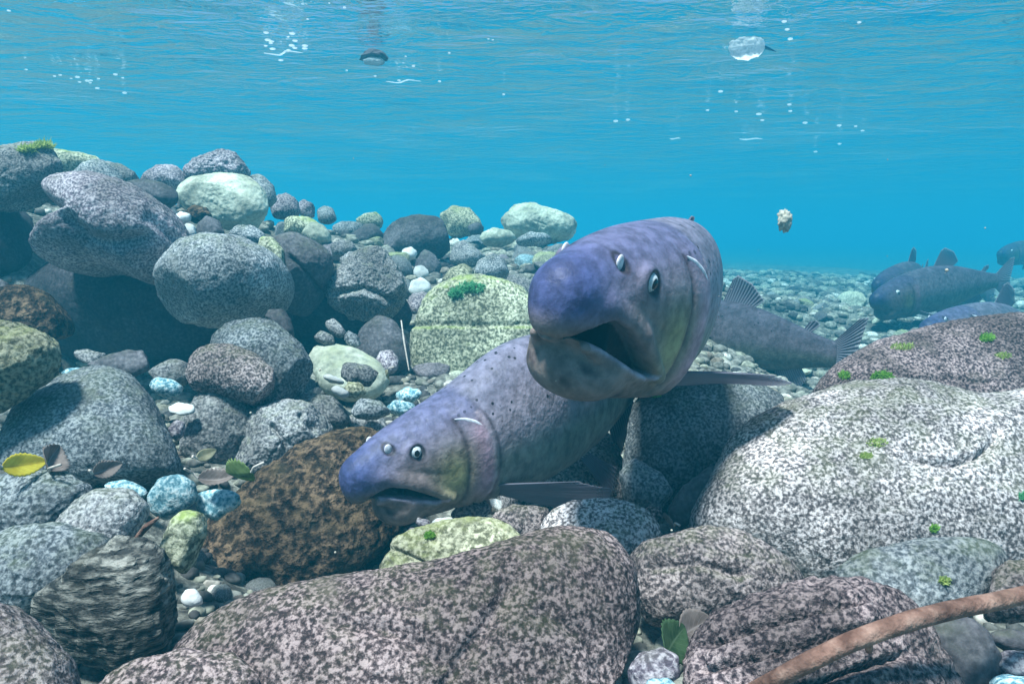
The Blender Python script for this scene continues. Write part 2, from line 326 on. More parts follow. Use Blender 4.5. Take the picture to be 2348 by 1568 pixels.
# foreground left
rk('boulder', 'bluegrey_deep', 'pale blue-grey slab on the lower left', [(-60,1160),(0,1097),(80,1085),(160,1090),(215,1120),(224,1155),(150,1205),(60,1240),(-60,1255)], 0.63, 42, 0.6, 5, 0.05)
rk('boulder', 'grey', 'grey-brown oblong boulder lying aslant over the dark slab', [(128,1215),(180,1152),(240,1122),(310,1125),(337,1152),(330,1192),(290,1245),(200,1300),(140,1280)], 0.6, 30, 0.7, 5, 0.03)
rk('boulder', 'bluegrey_deep', 'wide dark blue slab between the pale slab and the splintery rock', [(-80,1260),(50,1215),(150,1205),(265,1240),(255,1310),(150,1370),(60,1410),(-80,1400)], 0.55, 38, 0.6, 5, 0.05)
rk('pebble', 'cyan', 'egg-shaped turquoise pebble standing on end', [(343,1140),(368,1097),(408,1085),(445,1104),(451,1142),(432,1182),(380,1194),(350,1174)], 0.68, 15, 0.8, 4, 0.02)
rk('pebble', 'cyan', 'flat turquoise stone beside the egg-shaped pebble', [(448,1132),(500,1120),(568,1125),(545,1160),(492,1194),(455,1176)], 0.7, 30, 0.5, 4, 0.03)
rk('pebble', 'cyan', 'narrow turquoise strip of stone above the oblong boulder', [(226,1112),(290,1099),(355,1130),(322,1146),(262,1136)], 0.74, 35, 0.4, 3)
rk('rock', 'algae', 'mottled white and black stone below the egg-shaped pebble', [(366,1250),(398,1190),(430,1167),(466,1175),(473,1222),(445,1275),(420,1320),(385,1290)], 0.6, 20, 0.8, 4, 0.05)
rk('boulder', 'layered', 'splintery layered dark rock at the lower left', [(55,1410),(150,1330),(230,1272),(310,1230),(372,1240),(432,1300),(430,1400),(380,1480),(300,1530),(200,1550),(120,1500)], 0.52, 35, 0.7, 5, 0.07, 2.4, 7)
rk('boulder', 'granite_brown', 'brown granite boulder cut by the lower left corner', [(-120,1380),(20,1383),(90,1440),(150,1512),(190,1640),(60,1740),(-120,1740)], 0.4, 25, 0.8, 5, 0.03)
rk('boulder', 'brownfur', 'big brown boulder shaggy with dark algae', [(425,1350),(448,1250),(500,1180),(600,1090),(700,1020),(800,988),(900,1000),(955,1080),(950,1180),(890,1260),(835,1330),(700,1390),(560,1420),(470,1430),(425,1400)], 0.81, 34, 0.5, 5, 0.06)
rk('pebble', 'white', 'tiny pale pebble stuck between the splintery rock and the brown boulder', [(416,1372),(426,1350),(448,1346),(466,1364),(462,1386),(430,1390)], 0.52, 15, 0.8, 3)
# foreground middle
rk('boulder', 'olive', 'flat yellow-green rock with a dark gash', [(843,1300),(880,1250),(960,1215),(1080,1190),(1160,1200),(1208,1242),(1195,1280),(1100,1330),(960,1365),(868,1360)], 0.61, 40, 0.5, 5, 0.03, 2.6, 7)
rk('boulder', 'granite_pink', 'huge speckled pinkish granite boulder along the bottom', [(360,1560),(480,1430),(600,1375),(760,1350),(900,1330),(1080,1292),(1200,1250),(1320,1220),(1420,1250),(1466,1320),(1466,1420),(1450,1540),(1440,1740),(900,1860),(400,1800)], 0.47, 38, 0.6, 5, 0.025, 2.5, 4)
rk('flat_stone', 'granite_pale', 'pale stone edge behind the huge granite boulder', [(385,1505),(450,1432),(560,1380),(700,1368),(720,1390),(600,1450),(480,1520)], 0.53, 40, 0.4)
rk('boulder', 'granite_pink', 'low granite slab at the foot of the huge boulder', [(190,1600),(290,1518),(420,1490),(550,1500),(620,1560),(560,1700),(300,1740),(190,1680)], 0.41, 35, 0.6, 5, 0.03)
rk('boulder', 'granite_pale', 'pale granite boulder under the belly of the nose-down salmon', [(1110,1200),(1180,1060),(1260,990),(1350,965),(1402,1000),(1434,1080),(1446,1155),(1390,1210),(1250,1215),(1140,1225)], 1.0, 38, 0.7, 5, 0.03)
rk('boulder', 'granite_pale', 'rounded pale granite boulder behind the huge bottom boulder', [(1222,1260),(1250,1182),(1310,1152),(1400,1145),(1480,1170),(1518,1222),(1490,1290),(1400,1320),(1260,1310)], 0.7, 30, 0.7, 5, 0.03)
rk('rock', 'granite_brown', 'brown-grey stone wedged beside the flat yellow-green rock', [(1108,1186),(1170,1160),(1262,1165),(1256,1210),(1220,1256),(1160,1236)], 0.74, 30)
rk('pebble', 'white', 'bluish white pebble under the jaw of the nose-down salmon', [(985,1200),(1000,1188),(1030,1186),(1052,1196),(1040,1212),(1000,1214)], 0.69, level=3)
rk('pebble', 'purple', 'dark round pebble next to the bluish white one', [(948,1196),(960,1184),(982,1190),(988,1210),(965,1214)], 0.69, level=3)
rk('pebble', 'purple', 'small pebble below the dark round one', [(928,1222),(940,1208),(960,1212),(964,1226),(944,1232)], 0.67, level=3)
rk('rock', 'purple', 'mottled purple stone under the pectoral fin of the nose-down salmon', [(1030,1180),(1060,1150),(1110,1145),(1130,1165),(1100,1196),(1050,1200)], 0.82)
rk('boulder', 'bluegrey_deep', 'grey speckled boulder below the open-mouthed salmon', [(1418,1060),(1430,955),(1480,902),(1600,878),(1720,888),(1800,930),(1825,985),(1720,1060),(1660,1120),(1560,1165),(1480,1180),(1425,1140)], 0.97, 35, 0.7, 5, 0.03)
rk('rock', 'bluegrey', 'small grey knob at the foot of the grey speckled boulder', [(1418,1085),(1450,1050),(1512,1082),(1545,1130),(1505,1180),(1435,1155)], 0.86, 20)
rk('rock', 'dark', 'dark wedge of stone against the great pale boulder', [(1514,1195),(1560,1120),(1640,1058),(1668,1090),(1610,1180),(1550,1222)], 0.8, 15, 0.6)
rk('pebble', 'granite_pink', 'small pinkish pebble in the cleft beside the dark wedge', [(1465,1180),(1485,1162),(1515,1160),(1520,1190),(1500,1206),(1475,1200)], 0.78, level=3)
# foreground right
rk('boulder', 'layered_pink', 'upper slab of the great boulder with green algae spots', [(1836,930),(1880,870),(1960,820),(2100,780),(2250,755),(2470,748),(2520,1010),(2300,1080),(2150,1060),(1980,990),(1860,960)], 0.98, 38, 0.6, 5, 0.025, 2.5, 3)
rk('boulder', 'granite_pale', 'great pale speckled granite boulder on the right', [(1555,1215),(1620,1120),(1680,1000),(1760,955),(1900,915),(2050,903),(2230,950),(2480,900),(2560,1150),(2480,1400),(2200,1400),(1880,1370),(1700,1300),(1585,1250)], 0.75, 42, 0.5, 5, 0.025, 2.5, 3)
rk('boulder', 'granite_brown', 'dark brown granite boulder in front of the great pale one', [(1442,1270),(1500,1222),(1600,1205),(1700,1220),(1790,1270),(1845,1325),(1810,1390),(1700,1430),(1580,1445),(1480,1430),(1446,1350)], 0.58, 25, 0.7, 5, 0.03)
rk('boulder', 'bluegrey', 'smooth pale greenish stone in front of the great pale boulder', [(1870,1340),(1960,1272),(2100,1240),(2250,1240),(2315,1272),(2295,1335),(2210,1410),(2080,1440),(1960,1400)], 0.52, 40, 0.5, 5, 0.025)
rk('boulder', 'layered_pink', 'purple-pink ridged boulder under the reddish twig', [(1575,1480),(1605,1425),(1680,1382),(1800,1342),(1950,1320),(2050,1365),(2120,1440),(2210,1590),(2180,1740),(1700,1780),(1530,1680),(1545,1560)], 0.43, 35, 0.6, 5, 0.06, 2.5, 6)
rk('rock', 'dark', 'dark blue-topped stone behind the reddish twig', [(2105,1450),(2150,1415),(2215,1408),(2260,1445),(2285,1510),(2270,1590),(2180,1610),(2130,1540)], 0.45, 20)
rk('rock', 'granite_brown', 'brown stone at the right edge above the twig', [(2240,1370),(2290,1290),(2420,1270),(2440,1400),(2330,1430),(2260,1420)], 0.5, 30)
rk('rock', 'dark', 'long dark stone at the right edge below the twig', [(2255,1450),(2310,1440),(2420,1470),(2420,1510),(2320,1500),(2270,1480)], 0.46, 25)
rk('rock', 'purple', 'mottled blue and purple stone at the right edge', [(2278,1520),(2300,1492),(2350,1488),(2430,1510),(2420,1550),(2320,1556),(2282,1545)], 0.44, 25)
rk('rock', 'cyan', 'pale blue stone in the lower right corner', [(2250,1590),(2290,1550),(2350,1535),(2440,1550),(2440,1640),(2300,1660)], 0.42, 25)
rk('rock', 'purple', 'mottled blue-purple stone by the sunken green leaf', [(1440,1535),(1470,1495),(1520,1482),(1556,1500),(1560,1545),(1510,1590),(1450,1590)], 0.43, 20)
rk('pebble', 'cyan', 'pale blue pebble tucked below the blue-purple stone', [(1470,1590),(1490,1560),(1530,1555),(1560,1580),(1540,1620),(1490,1620)], 0.4, 20)

def poly_radius(P, n=240):
    """radius of a star-shaped outline around the origin at n even angles"""
    ang = np.unwrap(np.arctan2(P[:, 1], P[:, 0]))
    th = np.arange(n) * 2 * np.pi / n - np.pi
    out = np.zeros(n)
    A = P; B = np.roll(P, -1, axis=0)
    for i, t in enumerate(th):
        c, s = math.cos(t), math.sin(t)
        best = 0
        for a, b in zip(A, B):
            ex, ey = b - a
            den = c * ey - s * ex
            if abs(den) < 1e-12: continue
            r = (a[0] * ey - a[1] * ex) / den
            q = (a[0] * s - a[1] * c) / den
            if r > 0 and -1e-6 <= q <= 1 + 1e-6: best = max(best, r)
        out[i] = best
    bad = out <= 0
    if bad.any(): out[bad] = np.interp(th[bad], th[~bad], out[~bad], period=2 * np.pi)
    k = np.exp(-0.5 * (np.arange(-9, 10) / 3.2) ** 2); k /= k.sum()
    ext = np.concatenate([out[-9:], out, out[:9]])
    return th, np.convolve(ext, k, 'valid')

GROOVES = {   # label start: list of (polyline in frame pixels, half width in pixels, depth in metres)
    'great pale speckled': [([(2085, 1046), (2130, 1062), (2190, 1062), (2245, 1044), (2285, 1012), (2294, 975)], 7, .010), ([(1700, 1010), (1820, 1000), (1960, 990)], 16, .004)],
    'upper slab': [([(1890, 905), (1896, 930), (1888, 955)], 9, .006), ([(2080, 872), (2180, 868), (2260, 880)], 8, .004)],
    'huge speckled': [([(1190, 1330), (1130, 1420), (1070, 1500), (1010, 1600)], 20, .006), ([(760, 1420), (900, 1440), (1020, 1520)], 22, .006), ([(1250, 1400), (1350, 1460), (1400, 1560)], 18, .004)],
    'flat yellow-green': [([(895, 1262), (940, 1282), (985, 1305), (1020, 1325)], 9, .008)],
    'grey boulder with a crack': [([(625, 975), (648, 1005), (655, 1040)], 6, .009), ([(690, 950), (722, 985)], 6, .007)],
    'granite boulder with a green': [([(930, 748), (1000, 742), (1100, 746), (1260, 742)], 7, .005)],
    'purple-pink ridged': [([(1620, 1475), (1740, 1430), (1880, 1390), (1980, 1370)], 9, .009), ([(1600, 1540), (1760, 1500), (1930, 1450), (2060, 1420)], 8, .007), ([(1800, 1600), (1950, 1540), (2080, 1500)], 9, .008)],
    'smooth dark slate': [([(668, 590), (705, 625), (735, 665)], 5, .010)],
    'big notched': [([(150, 500), (200, 545), (260, 560), (330, 545)], 16, .020), ([(340, 500), (400, 545)], 12, .010)],
    'dark brown granite': [([(1500, 1300), (1600, 1290), (1700, 1320)], 10, .005)],
    'angular greenish': [([(770, 672), (830, 660), (900, 690)], 8, .016)],
}
def groove_depth(label, W):
    for key, gl_ in GROOVES.items():
        if label.startswith(key): break
    else: return None
    q = W - CAM
    dz = q @ AF; U_ = CX + FPX * (q @ AX) / dz; V_ = CY - FPX * (q @ AU) / dz
    out_ = np.zeros(len(W))
    for poly, hw, dep in gl_:
        best = np.full(len(W), 1e9)
        for (ax_, ay_), (bx_, by_) in zip(poly[:-1], poly[1:]):
            ex_, ey_ = bx_ - ax_, by_ - ay_; t_ = np.clip(((U_ - ax_) * ex_ + (V_ - ay_) * ey_) / (ex_ ** 2 + ey_ ** 2), 0, 1)
            best = np.minimum(best, np.hypot(U_ - ax_ - t_ * ex_, V_ - ay_ - t_ * ey_))
        out_ = np.maximum(out_, dep * np.exp(-(best / hw) ** 2))
    return out_
rock_info = []
def build_rock(i, r):
    rng = np.random.default_rng(100 + i if r['seed'] is None else r['seed'])
    pts = np.array(r['pts'], float)
    x, y = pts[:, 0], pts[:, 1]; x2, y2 = np.roll(x, -1), np.roll(y, -1)
    cr = x * y2 - x2 * y; a = cr.sum() / 2
    cu, cv = ((x + x2) * cr).sum() / (6 * a), ((y + y2) * cr).sum() / (6 * a)
    ctr = at(cu, cv, r['d'])
    t = R(r['tilt'])
    ex = AX; ez = AU * math.cos(t) + AF * math.sin(t); en = np.cross(ex, ez)       # en looks away from us
    P = []
    for u, v in pts:
        d = ray(u, v); s = np.dot(ctr - CAM, en) / np.dot(d, en)
        q = CAM + d * s - ctr
        P.append((np.dot(q, ex), np.dot(q, ez)))
    P = np.array(P)
    th, rad = poly_radius(P)
    mean = math.sqrt(abs(np.mean(rad ** 2)))
    D, F = ico(r['level'] + (1 if r['level'] >= 5 else 0) + (1 if any(r['label'].startswith(k_) for k_ in GROOVES) and r['level'] >= 5 else 0))
    theta = np.arctan2(D[:, 1], D[:, 0]); rho = np.hypot(D[:, 0], D[:, 1])
    p = r['p']
    s = 1.0 / (rho ** p + np.abs(D[:, 2]) ** p) ** (1 / p)
    Rt = np.interp(theta, th, rad, period=2 * np.pi)
    Rt = Rt * np.clip(rho * 2.2, 0, 1) + mean * (1 - np.clip(rho * 2.2, 0, 1))
    V = np.stack([Rt * rho * s * np.cos(theta), Rt * rho * s * np.sin(theta), r['thick'] * min(mean, 0.22) * D[:, 2] * s], axis=1)
    # worn facets
    for _ in range(r['cuts']):
        n = rng.normal(size=3); n /= np.linalg.norm(n)
        n[2] = -abs(n[2]) * 1.2 if rng.random() < 0.7 else n[2]; n /= np.linalg.norm(n)
        h = (V @ n).max() * rng.uniform(0.68, 0.92)
        ex_ = np.maximum(V @ n - h, 0)
        V = V - np.outer(ex_ * 0.8, n)
    offs = rng.uniform(0, 90, 3)
    nr = V / np.maximum(np.linalg.norm(V, axis=1), 1e-6)[:, None]
    lo = fbm(V * (1.7 / mean) + offs, 2)
    hi = fbm(V * (6.0 / mean) + offs + 31, 3, 0.55)
    fine = fbm(V * 70 + offs, 2)
    ridge = 1 - np.abs(noise(V * (3.2 / mean) + offs + 57)) * 2
    amp = r['rough']
    disp = mean * (0.9 * amp * lo + amp * 0.55 * hi - (amp * 0.5 * np.clip(ridge - 0.72, 0, 1) * 3 if amp > 0.045 else 0)) + 0.0016 * fine
    disp = disp + 0.0012 * fbm(V * 160 + offs, 2)
    V = V + nr * disp[:, None]
    W = np.outer(V[:, 0], ex) + np.outer(V[:, 1], ez) + np.outer(V[:, 2], en)
    gd = groove_depth(r['label'], W + ctr)
    if gd is not None:
        nW = W / np.linalg.norm(W, axis=1)[:, None]; face_ = np.clip(-(nW @ AF) * 2.5 + .6, 0, 1)
        W = W - nW * (gd * face_)[:, None]
    me = mesh_np(r['name'], W, F)
    o = obj(r['name'], me, M[r['mat']], loc=ctr)
    tag(o, r['label'], 'pebble' if r['name'] == 'pebble' else 'rock')
    rock_info.append((ctr, mean, W + ctr))
    return o
rock_objs = {}
for i, r in enumerate(ROCKS):
    rock_objs[r['label']] = build_rock(i, r)

# ------------------------------------------------------------------ river bed
ctl = []
NOCTL = ('big notched', 'large smooth speckled', 'smooth dark slate', 'dim brown', 'dark dome', 'dark rock face', 'overhanging dark')
for (c, m, W), rr0 in zip(rock_info, ROCKS):
    if rr0['label'].startswith(NOCTL): continue
    zlo = W[:, 2].min()
    ctl.append((c[0], c[1], 0.55 * zlo + 0.45 * c[2] - 0.03, m))
ctl += [(1.6, 1.6, 0.16, .3), (1.0, 2.2, 0.22, .3), (2.0, 3.0, 0.24, .4), (0.6, 3.2, 0.27, .4), (1.5, 4.5, 0.30, .6), (3.5, 5.5, 0.26, .8), (0.8, 5.0, 0.36, .6),
        (4, 2, 0.10, .6), (3, 9, 0.22, 2), (0, 8, 0.38, 2), (-3, 8, 0.5, 2), (-2.5, 3.5, 0.75, .6), (-1.2, 3.2, 0.62, .4), (-2.5, 1.5, 0.85, .5), (-4, 5, 0.72, 1), (-0.3, 3.2, 0.55, .3),
        (0, 14, 0.2, 4), (8, 10, 0, 4), (-8, 10, 0.5, 4), (0, -2, 0.1, .6), (2, -1, 0, .8), (-2, -1, 0.4, .8), (0.9, 1.55, 0.2, .2), (1.2, 1.3, 0.2, .2), (0.2, 2.8, 0.52, .3)]
for (u_, v_, d_) in ((150, 770, 1.12), (300, 775, 1.12), (450, 780, 1.15), (250, 740, 1.35), (400, 740, 1.35), (560, 740, 1.3), (690, 745, 1.4), (120, 700, 1.3), (300, 690, 1.5), (480, 690, 1.5)):
    q_ = at(u_, v_, d_); ctl.append((q_[0], q_[1], 0.33, .14))
ctl += [(-1.25, 1.75, .78, .25), (-.85, 1.95, .70, .25), (-.5, 2.1, .62, .25), (-1.1, 1.5, .70, .15), (.1, 2.6, .60, .45), (0, 2.35, .55, .35), (.25, 2.9, .56, .4)]
ctl = np.array(ctl)
def bed_z(x, y):
    x = np.asarray(x, float); y = np.asarray(y, float)
    num = np.zeros_like(x); den = np.zeros_like(x)
    for cx, cy_, cz, m in ctl:
        w = m * m / (((x - cx) ** 2 + (y - cy_) ** 2) + (0.5 * m) ** 2 + 0.002) ** 1.5
        num += w * cz; den += w
    z = num / den
    P = np.stack([x.ravel() * 3, y.ravel() * 3, np.zeros(x.size) + 4.2], axis=1)
    return z + 0.03 * fbm(P, 3).reshape(x.shape)
ta = np.linspace(-1, 1, 260); xs = np.sign(ta) * (np.abs(ta) * 2.2 + np.abs(ta) ** 5 * 26)
tb = np.linspace(0, 1, 260); ys = -1.2 + tb * 5.0 + tb ** 5 * 34
GX, GY = np.meshgrid(xs, ys)
GZ = bed_z(GX, GY)
nx, ny = len(xs), len(ys)
idx = np.arange(nx * ny).reshape(ny, nx)
quads = np.stack([idx[:-1, :-1], idx[:-1, 1:], idx[1:, 1:], idx[1:, :-1]], axis=-1).reshape(-1, 4)
bed = obj('river_bed', mesh_np('river_bed', np.stack([GX.ravel(), GY.ravel(), GZ.ravel()], 1), quads), M['bed'])
tag(bed, 'stony river bed sloping up to the bank on the left', 'river bed', kind='structure')

# ------------------------------------------------------------------ water surface and the body of water
SURF = CAM[2] + 0.62
m, nt, b = newmat('water_surface'); nt.nodes.remove(b)
out = nt.nodes['Material Output']
tc = nd(nt, 'ShaderNodeTexCoord')
mp1 = nd(nt, 'ShaderNodeMapping'); mp1.inputs['Scale'].default_value = (1.0, 1.6, 1.0); nt.links.new(tc.outputs['Object'], mp1.inputs[0])
w1 = nd(nt, 'ShaderNodeTexNoise', Scale=5.0, Detail=4.0, Roughness=0.55, Distortion=0.4); nt.links.new(mp1.outputs[0], w1.inputs['Vector'])
w2 = nd(nt, 'ShaderNodeTexNoise', Scale=26.0, Detail=2.0, Roughness=0.5); nt.links.new(mp1.outputs[0], w2.inputs['Vector'])
w3 = nd(nt, 'ShaderNodeTexNoise', Scale=0.8, Detail=2.0); nt.links.new(tc.outputs['Object'], w3.inputs['Vector'])
calm = mapr(nt, w3.outputs[0], 0.45, 0.68, 0.02, 1.0)
hgt = mth(nt, 'ADD', mth(nt, 'MULTIPLY', w1.outputs[0], mapr(nt, w3.outputs[0], 0.4, 0.68, 0.45, 1.1)), mth(nt, 'MULTIPLY', mth(nt, 'MULTIPLY', w2.outputs[0], calm), 0.30))
bp = nd(nt, 'ShaderNodeBump', Strength=1.0, Distance=0.052); nt.links.new(hgt, bp.inputs['Height'])
gl = nd(nt, 'ShaderNodeBsdfGlossy', Roughness=0.06); nt.links.new(bp.outputs[0], gl.inputs['Normal'])
gl.inputs['Color'].default_value = (0.92, 0.96, 1.0, 1)
tr = nd(nt, 'ShaderNodeBsdfTransparent'); tr.inputs['Color'].default_value = (0.86, 0.94, 1.0, 1)
fr = nd(nt, 'ShaderNodeFresnel', IOR=1.13); nt.links.new(bp.outputs[0], fr.inputs['Normal'])
mx = nd(nt, 'ShaderNodeMixShader')
nt.links.new(fr.outputs[0], mx.inputs[0]); nt.links.new(tr.outputs[0], mx.inputs[1]); nt.links.new(gl.outputs[0], mx.inputs[2])
nt.links.new(mx.outputs[0], out.inputs['Surface'])
M['water'] = m
tsx = np.linspace(-1, 1, 220); sx_ = np.sign(tsx) * (np.abs(tsx) * 4 + np.abs(tsx) ** 4 * 34)
tsy = np.linspace(0, 1, 260); sy_ = -4 + tsy * 14 + tsy ** 4 * 34
SX, SY = np.meshgrid(sx_, sy_)
P3 = np.stack([SX.ravel() * 2.2, SY.ravel() * 3.4, np.zeros(SX.size) + .7], 1)
SZ = SURF + 0.016 * fbm(P3, 3).reshape(SX.shape)
idx = np.arange(SX.size).reshape(SX.shape)
quads = np.stack([idx[:-1, :-1], idx[:-1, 1:], idx[1:, 1:], idx[1:, :-1]], axis=-1).reshape(-1, 4)
ws = obj('water_surface', mesh_np('water_surface', np.stack([SX.ravel(), SY.ravel(), SZ.ravel()], 1), quads), M['water'])
tag(ws, 'rippled underside of the river surface', 'water', kind='structure')

hm, nt, b = newmat('haze'); nt.nodes.remove(b)
pv = nd(nt, 'ShaderNodeVolumePrincipled')
pv.inputs['Color'].default_value = (0.014, 0.178, 0.262, 1)
pv.inputs['Density'].default_value = 0.36
pv.inputs['Absorption Color'].default_value = (0.13, 0.62, 0.80, 1)
pv.inputs['Anisotropy'].default_value = 0.2
nt.links.new(pv.outputs[0], nt.nodes['Material Output'].inputs['Volume'])
bm = bmesh.new(); bmesh.ops.create_cube(bm, size=1.0)
x0, x1, y0, y1, z0, z1 = -45, 45, -8, 60, -3.0, SURF + 0.08
for v in bm.verts:
    v.co = ((x0 + x1) / 2 + v.co.x * (x1 - x0), (y0 + y1) / 2 + v.co.y * (y1 - y0), (z0 + z1) / 2 + v.co.z * (z1 - z0))
me = bpy.data.meshes.new('haze'); bm.to_mesh(me); bm.free()
hz = obj('haze', me, hm)
tag(hz, 'blue-green river water filling the whole view', 'water', kind='stuff')
# ------------------------------------------------------------------ cobbles and gravel
def pebble_mesh(name, seed, level, squash, mat):
    rng = np.random.default_rng(seed)
    D, F = ico(level)
    V = D.copy()
    for _ in range(7):
        n = rng.normal(size=3); n /= np.linalg.norm(n); h = rng.uniform(0.62, 0.9)
        V = V - np.outer(np.maximum(V @ n - h, 0) * 0.85, n)
    V = V * np.array(squash)
    V = V + D * (0.10 * fbm(D * 1.4 + seed * 3.1, 2) + 0.04 * fbm(D * 5 + seed, 2))[:, None]
    me = mesh_np(name, V, F); me.materials.append(M[mat]); return me
SQ = [(1, .8, .6), (1, .7, .7), (1, .9, .45), (1, .62, .5), (.9, .9, .7), (1, .85, .38)]
def near_rock(x, y, f=0.8):
    for (c, m_, W) in rock_info:
        if (x - c[0]) ** 2 + (y - c[1]) ** 2 < (f * m_) ** 2: return True
    return False
KINDS = {'bank': (['grey', 'bluegrey', 'dark', 'purple', 'pale', 'algae', 'cyan'], [.25, .25, .14, .12, .10, .09, .05]),
         'bed': (['grey', 'bluegrey', 'dark', 'pale', 'algae', 'white'], [.28, .24, .16, .14, .14, .04]),
         'pocket': (['grey', 'bluegrey', 'purple', 'cyan', 'white', 'granite_brown'], [.28, .24, .16, .14, .06, .12])}
WORD = {'grey': 'grey', 'bluegrey': 'blue-grey', 'dark': 'dark slate', 'purple': 'purplish', 'pale': 'pale yellow-green', 'algae': 'algae-green', 'cyan': 'turquoise', 'white': 'white', 'granite_brown': 'brown granite'}
ZONE = {'bank': 'cobble among the loose stones of the bank behind the boulders', 'bed': 'cobble on the flat gravel bed beyond the salmon', 'pocket': 'pebble in the gravel between the foreground boulders'}
pebs = {}
STOPS = {'with','on','under','behind','in','at','beside','below','between','above','just','lying','standing','of','cut','sloping','left','wedged','leaning','touching','half','partly','past','overhanging','perched','against','near','along','sitting','next','stuck','by','tucked','right','from','over','rising','to','shaggy'}
def rock_word(x, y):
    best = min(zip(rock_info, ROCKS), key=lambda q: (x - q[0][0][0]) ** 2 + (y - q[0][0][1]) ** 2 - (0.6 * q[0][1]) ** 2)[1]['label']
    out_ = []
    for w_ in best.replace(',', ' ,').split():
        if (w_ in STOPS or w_ == ',') and len(out_) >= 2: break
        out_.append(w_)
    return ' '.join(out_[:6])
def add_pebble(zone, x, y, r, k):
    kinds, pr = KINDS[zone]
    kd = kinds[RNG.choice(len(kinds), p=pr)]
    key = (kd, k % 4)
    if key not in pebs: pebs[key] = pebble_mesh('cobble', hash(kd) % 1000 if False else len(pebs) * 7 + 3, 4, SQ[(k + len(pebs)) % len(SQ)], kd)
    nm = 'pebble' if zone == 'pocket' else 'cobble'
    z = float(bed_z(np.array([x]), np.array([y]))[0])
    o = obj(nm, pebs[key], None, loc=(x, y, z + r * 0.22))
    o.scale = (r, r * RNG.uniform(.8, 1.15), r * RNG.uniform(.8, 1.2))
    o.rotation_euler = (RNG.normal() * 0.3, RNG.normal() * 0.3, RNG.uniform(0, 6.28))
    rel = r / (0.6 + 0.25 * y)
    size_ = {'bank': (.028, .045), 'bed': (.018, .034), 'pocket': (.015, .02)}[zone]; sz = 'small ' if rel < size_[0] else 'large ' if rel > size_[1] else 'mid-sized '
    form_ = ['flattish', 'rounded', 'angular', 'oblong'][k % 4]
    tag(o, sz + form_ + ' ' + WORD[kd] + ' ' + nm + ' beside the ' + rock_word(x, y) if zone != 'bed' else sz + form_ + ' ' + WORD[kd] + ' ' + ZONE[zone], 'pebble' if zone == 'pocket' else 'cobble', WORD[kd] + ' ' + {'bank': 'cobbles of the bank', 'bed': 'cobbles of the gravel bed', 'pocket': 'pebbles between the boulders'}[zone])
cnt = {'bank': 0, 'bed': 0, 'pocket': 0}
want = {'bank': 120, 'bed': 105, 'pocket': 70}
k = 0
while any(cnt[z] < want[z] for z in cnt) and k < 6000:
    k += 1
    z = ['bank', 'bed', 'pocket'][k % 3]
    if cnt[z] >= want[z]: continue
    if z == 'bank': y = RNG.uniform(1.25, 3.3); x = RNG.uniform(-0.62, 0.14) * y * 0.95; r = RNG.uniform(0.018, 0.055) * (0.6 + 0.25 * y)
    elif z == 'bed': y = RNG.uniform(1.25, 4.6); x = RNG.uniform(0.12, 0.72) * y; r = RNG.uniform(0.012, 0.034) * (0.55 + 0.22 * y)
    else: y = RNG.uniform(0.45, 1.3); x = RNG.uniform(-0.62, 0.36) * y; r = RNG.uniform(0.008, 0.026)
    if z == 'bed' and cnt[z] % 8 == 0: r *= 2.6
    if near_rock(x, y, 0.85) or (x / y < -.335 and .98 < y < 1.55): continue
    add_pebble(z, x, y, r, k); cnt[z] += 1
# the uncountable gravel in between
protoV = []
for s_ in range(5):
    D, F1 = ico(2)
    rng = np.random.default_rng(500 + s_); V = D.copy()
    for _ in range(6):
        n = rng.normal(size=3); n /= np.linalg.norm(n); V = V - np.outer(np.maximum(V @ n - rng.uniform(.55, .85), 0) * .9, n)
    protoV.append(V * np.array(SQ[s_]))
def gravel(name, n, xf, rf, label, mat):
    VV, FF = [], []; off = 0
    xs_, ys_, rs_ = [], [], []
    for i in range(n):
        x, y = xf(); r = rf(y)
        xs_.append(x); ys_.append(y); rs_.append(r)
    zs_ = bed_z(np.array(xs_), np.array(ys_))
    for x, y, z, r in zip(xs_, ys_, zs_, rs_):
        V = protoV[RNG.integers(5)]
        a, t1 = RNG.uniform(0, 6.28), RNG.normal() * .35
        ca, sa = math.cos(a), math.sin(a); ct, st = math.cos(t1), math.sin(t1)
        Rm = np.array([[ca, -sa, 0], [sa, ca, 0], [0, 0, 1]]) @ np.array([[1, 0, 0], [0, ct, -st], [0, st, ct]])
        VV.append((V * r) @ Rm.T + np.array([x, y, z + r * .15])); FF.append(F1 + off); off += len(V)
    VV = np.concatenate(VV); FF = np.concatenate(FF)
    me = mesh_np(name, VV, FF)
    # per-stone tint
    rnd = np.repeat(RNG.uniform(0, 1, n), len(protoV[0])).astype(np.float32)
    at_ = me.attributes.new('tint', 'FLOAT', 'POINT'); at_.data.foreach_set('value', rnd)
    o = obj(name, me, mat); tag(o, label, 'gravel', kind='stuff'); return o
gm, nt, b = newmat('gravel_mixed'); L = nt.links
ta_ = nd(nt, 'ShaderNodeAttribute', attribute_name='tint')
rr = ramp(nt, [(0.0, (0.05, 0.05, 0.055)), (0.25, (0.14, 0.135, 0.12)), (0.5, (0.22, 0.215, 0.19)), (0.72, (0.33, 0.33, 0.26)), (0.9, (0.20, 0.16, 0.13)), (1.0, (0.62, 0.60, 0.54))], ta_.outputs['Fac'])
tcg = nd(nt, 'ShaderNodeTexCoord'); ng = nd(nt, 'ShaderNodeTexNoise', Scale=120.0, Detail=4.0); L.new(tcg.outputs['Object'], ng.inputs['Vector'])
mg = mapr(nt, ng.outputs[0], 0.35, 0.65, 0.6, 1.35)
vs = nd(nt, 'ShaderNodeVectorMath', operation='SCALE'); L.new(rr.outputs[0], vs.inputs[0]); L.new(mg, vs.inputs['Scale']); L.new(vs.outputs[0], b.inputs['Base Color'])
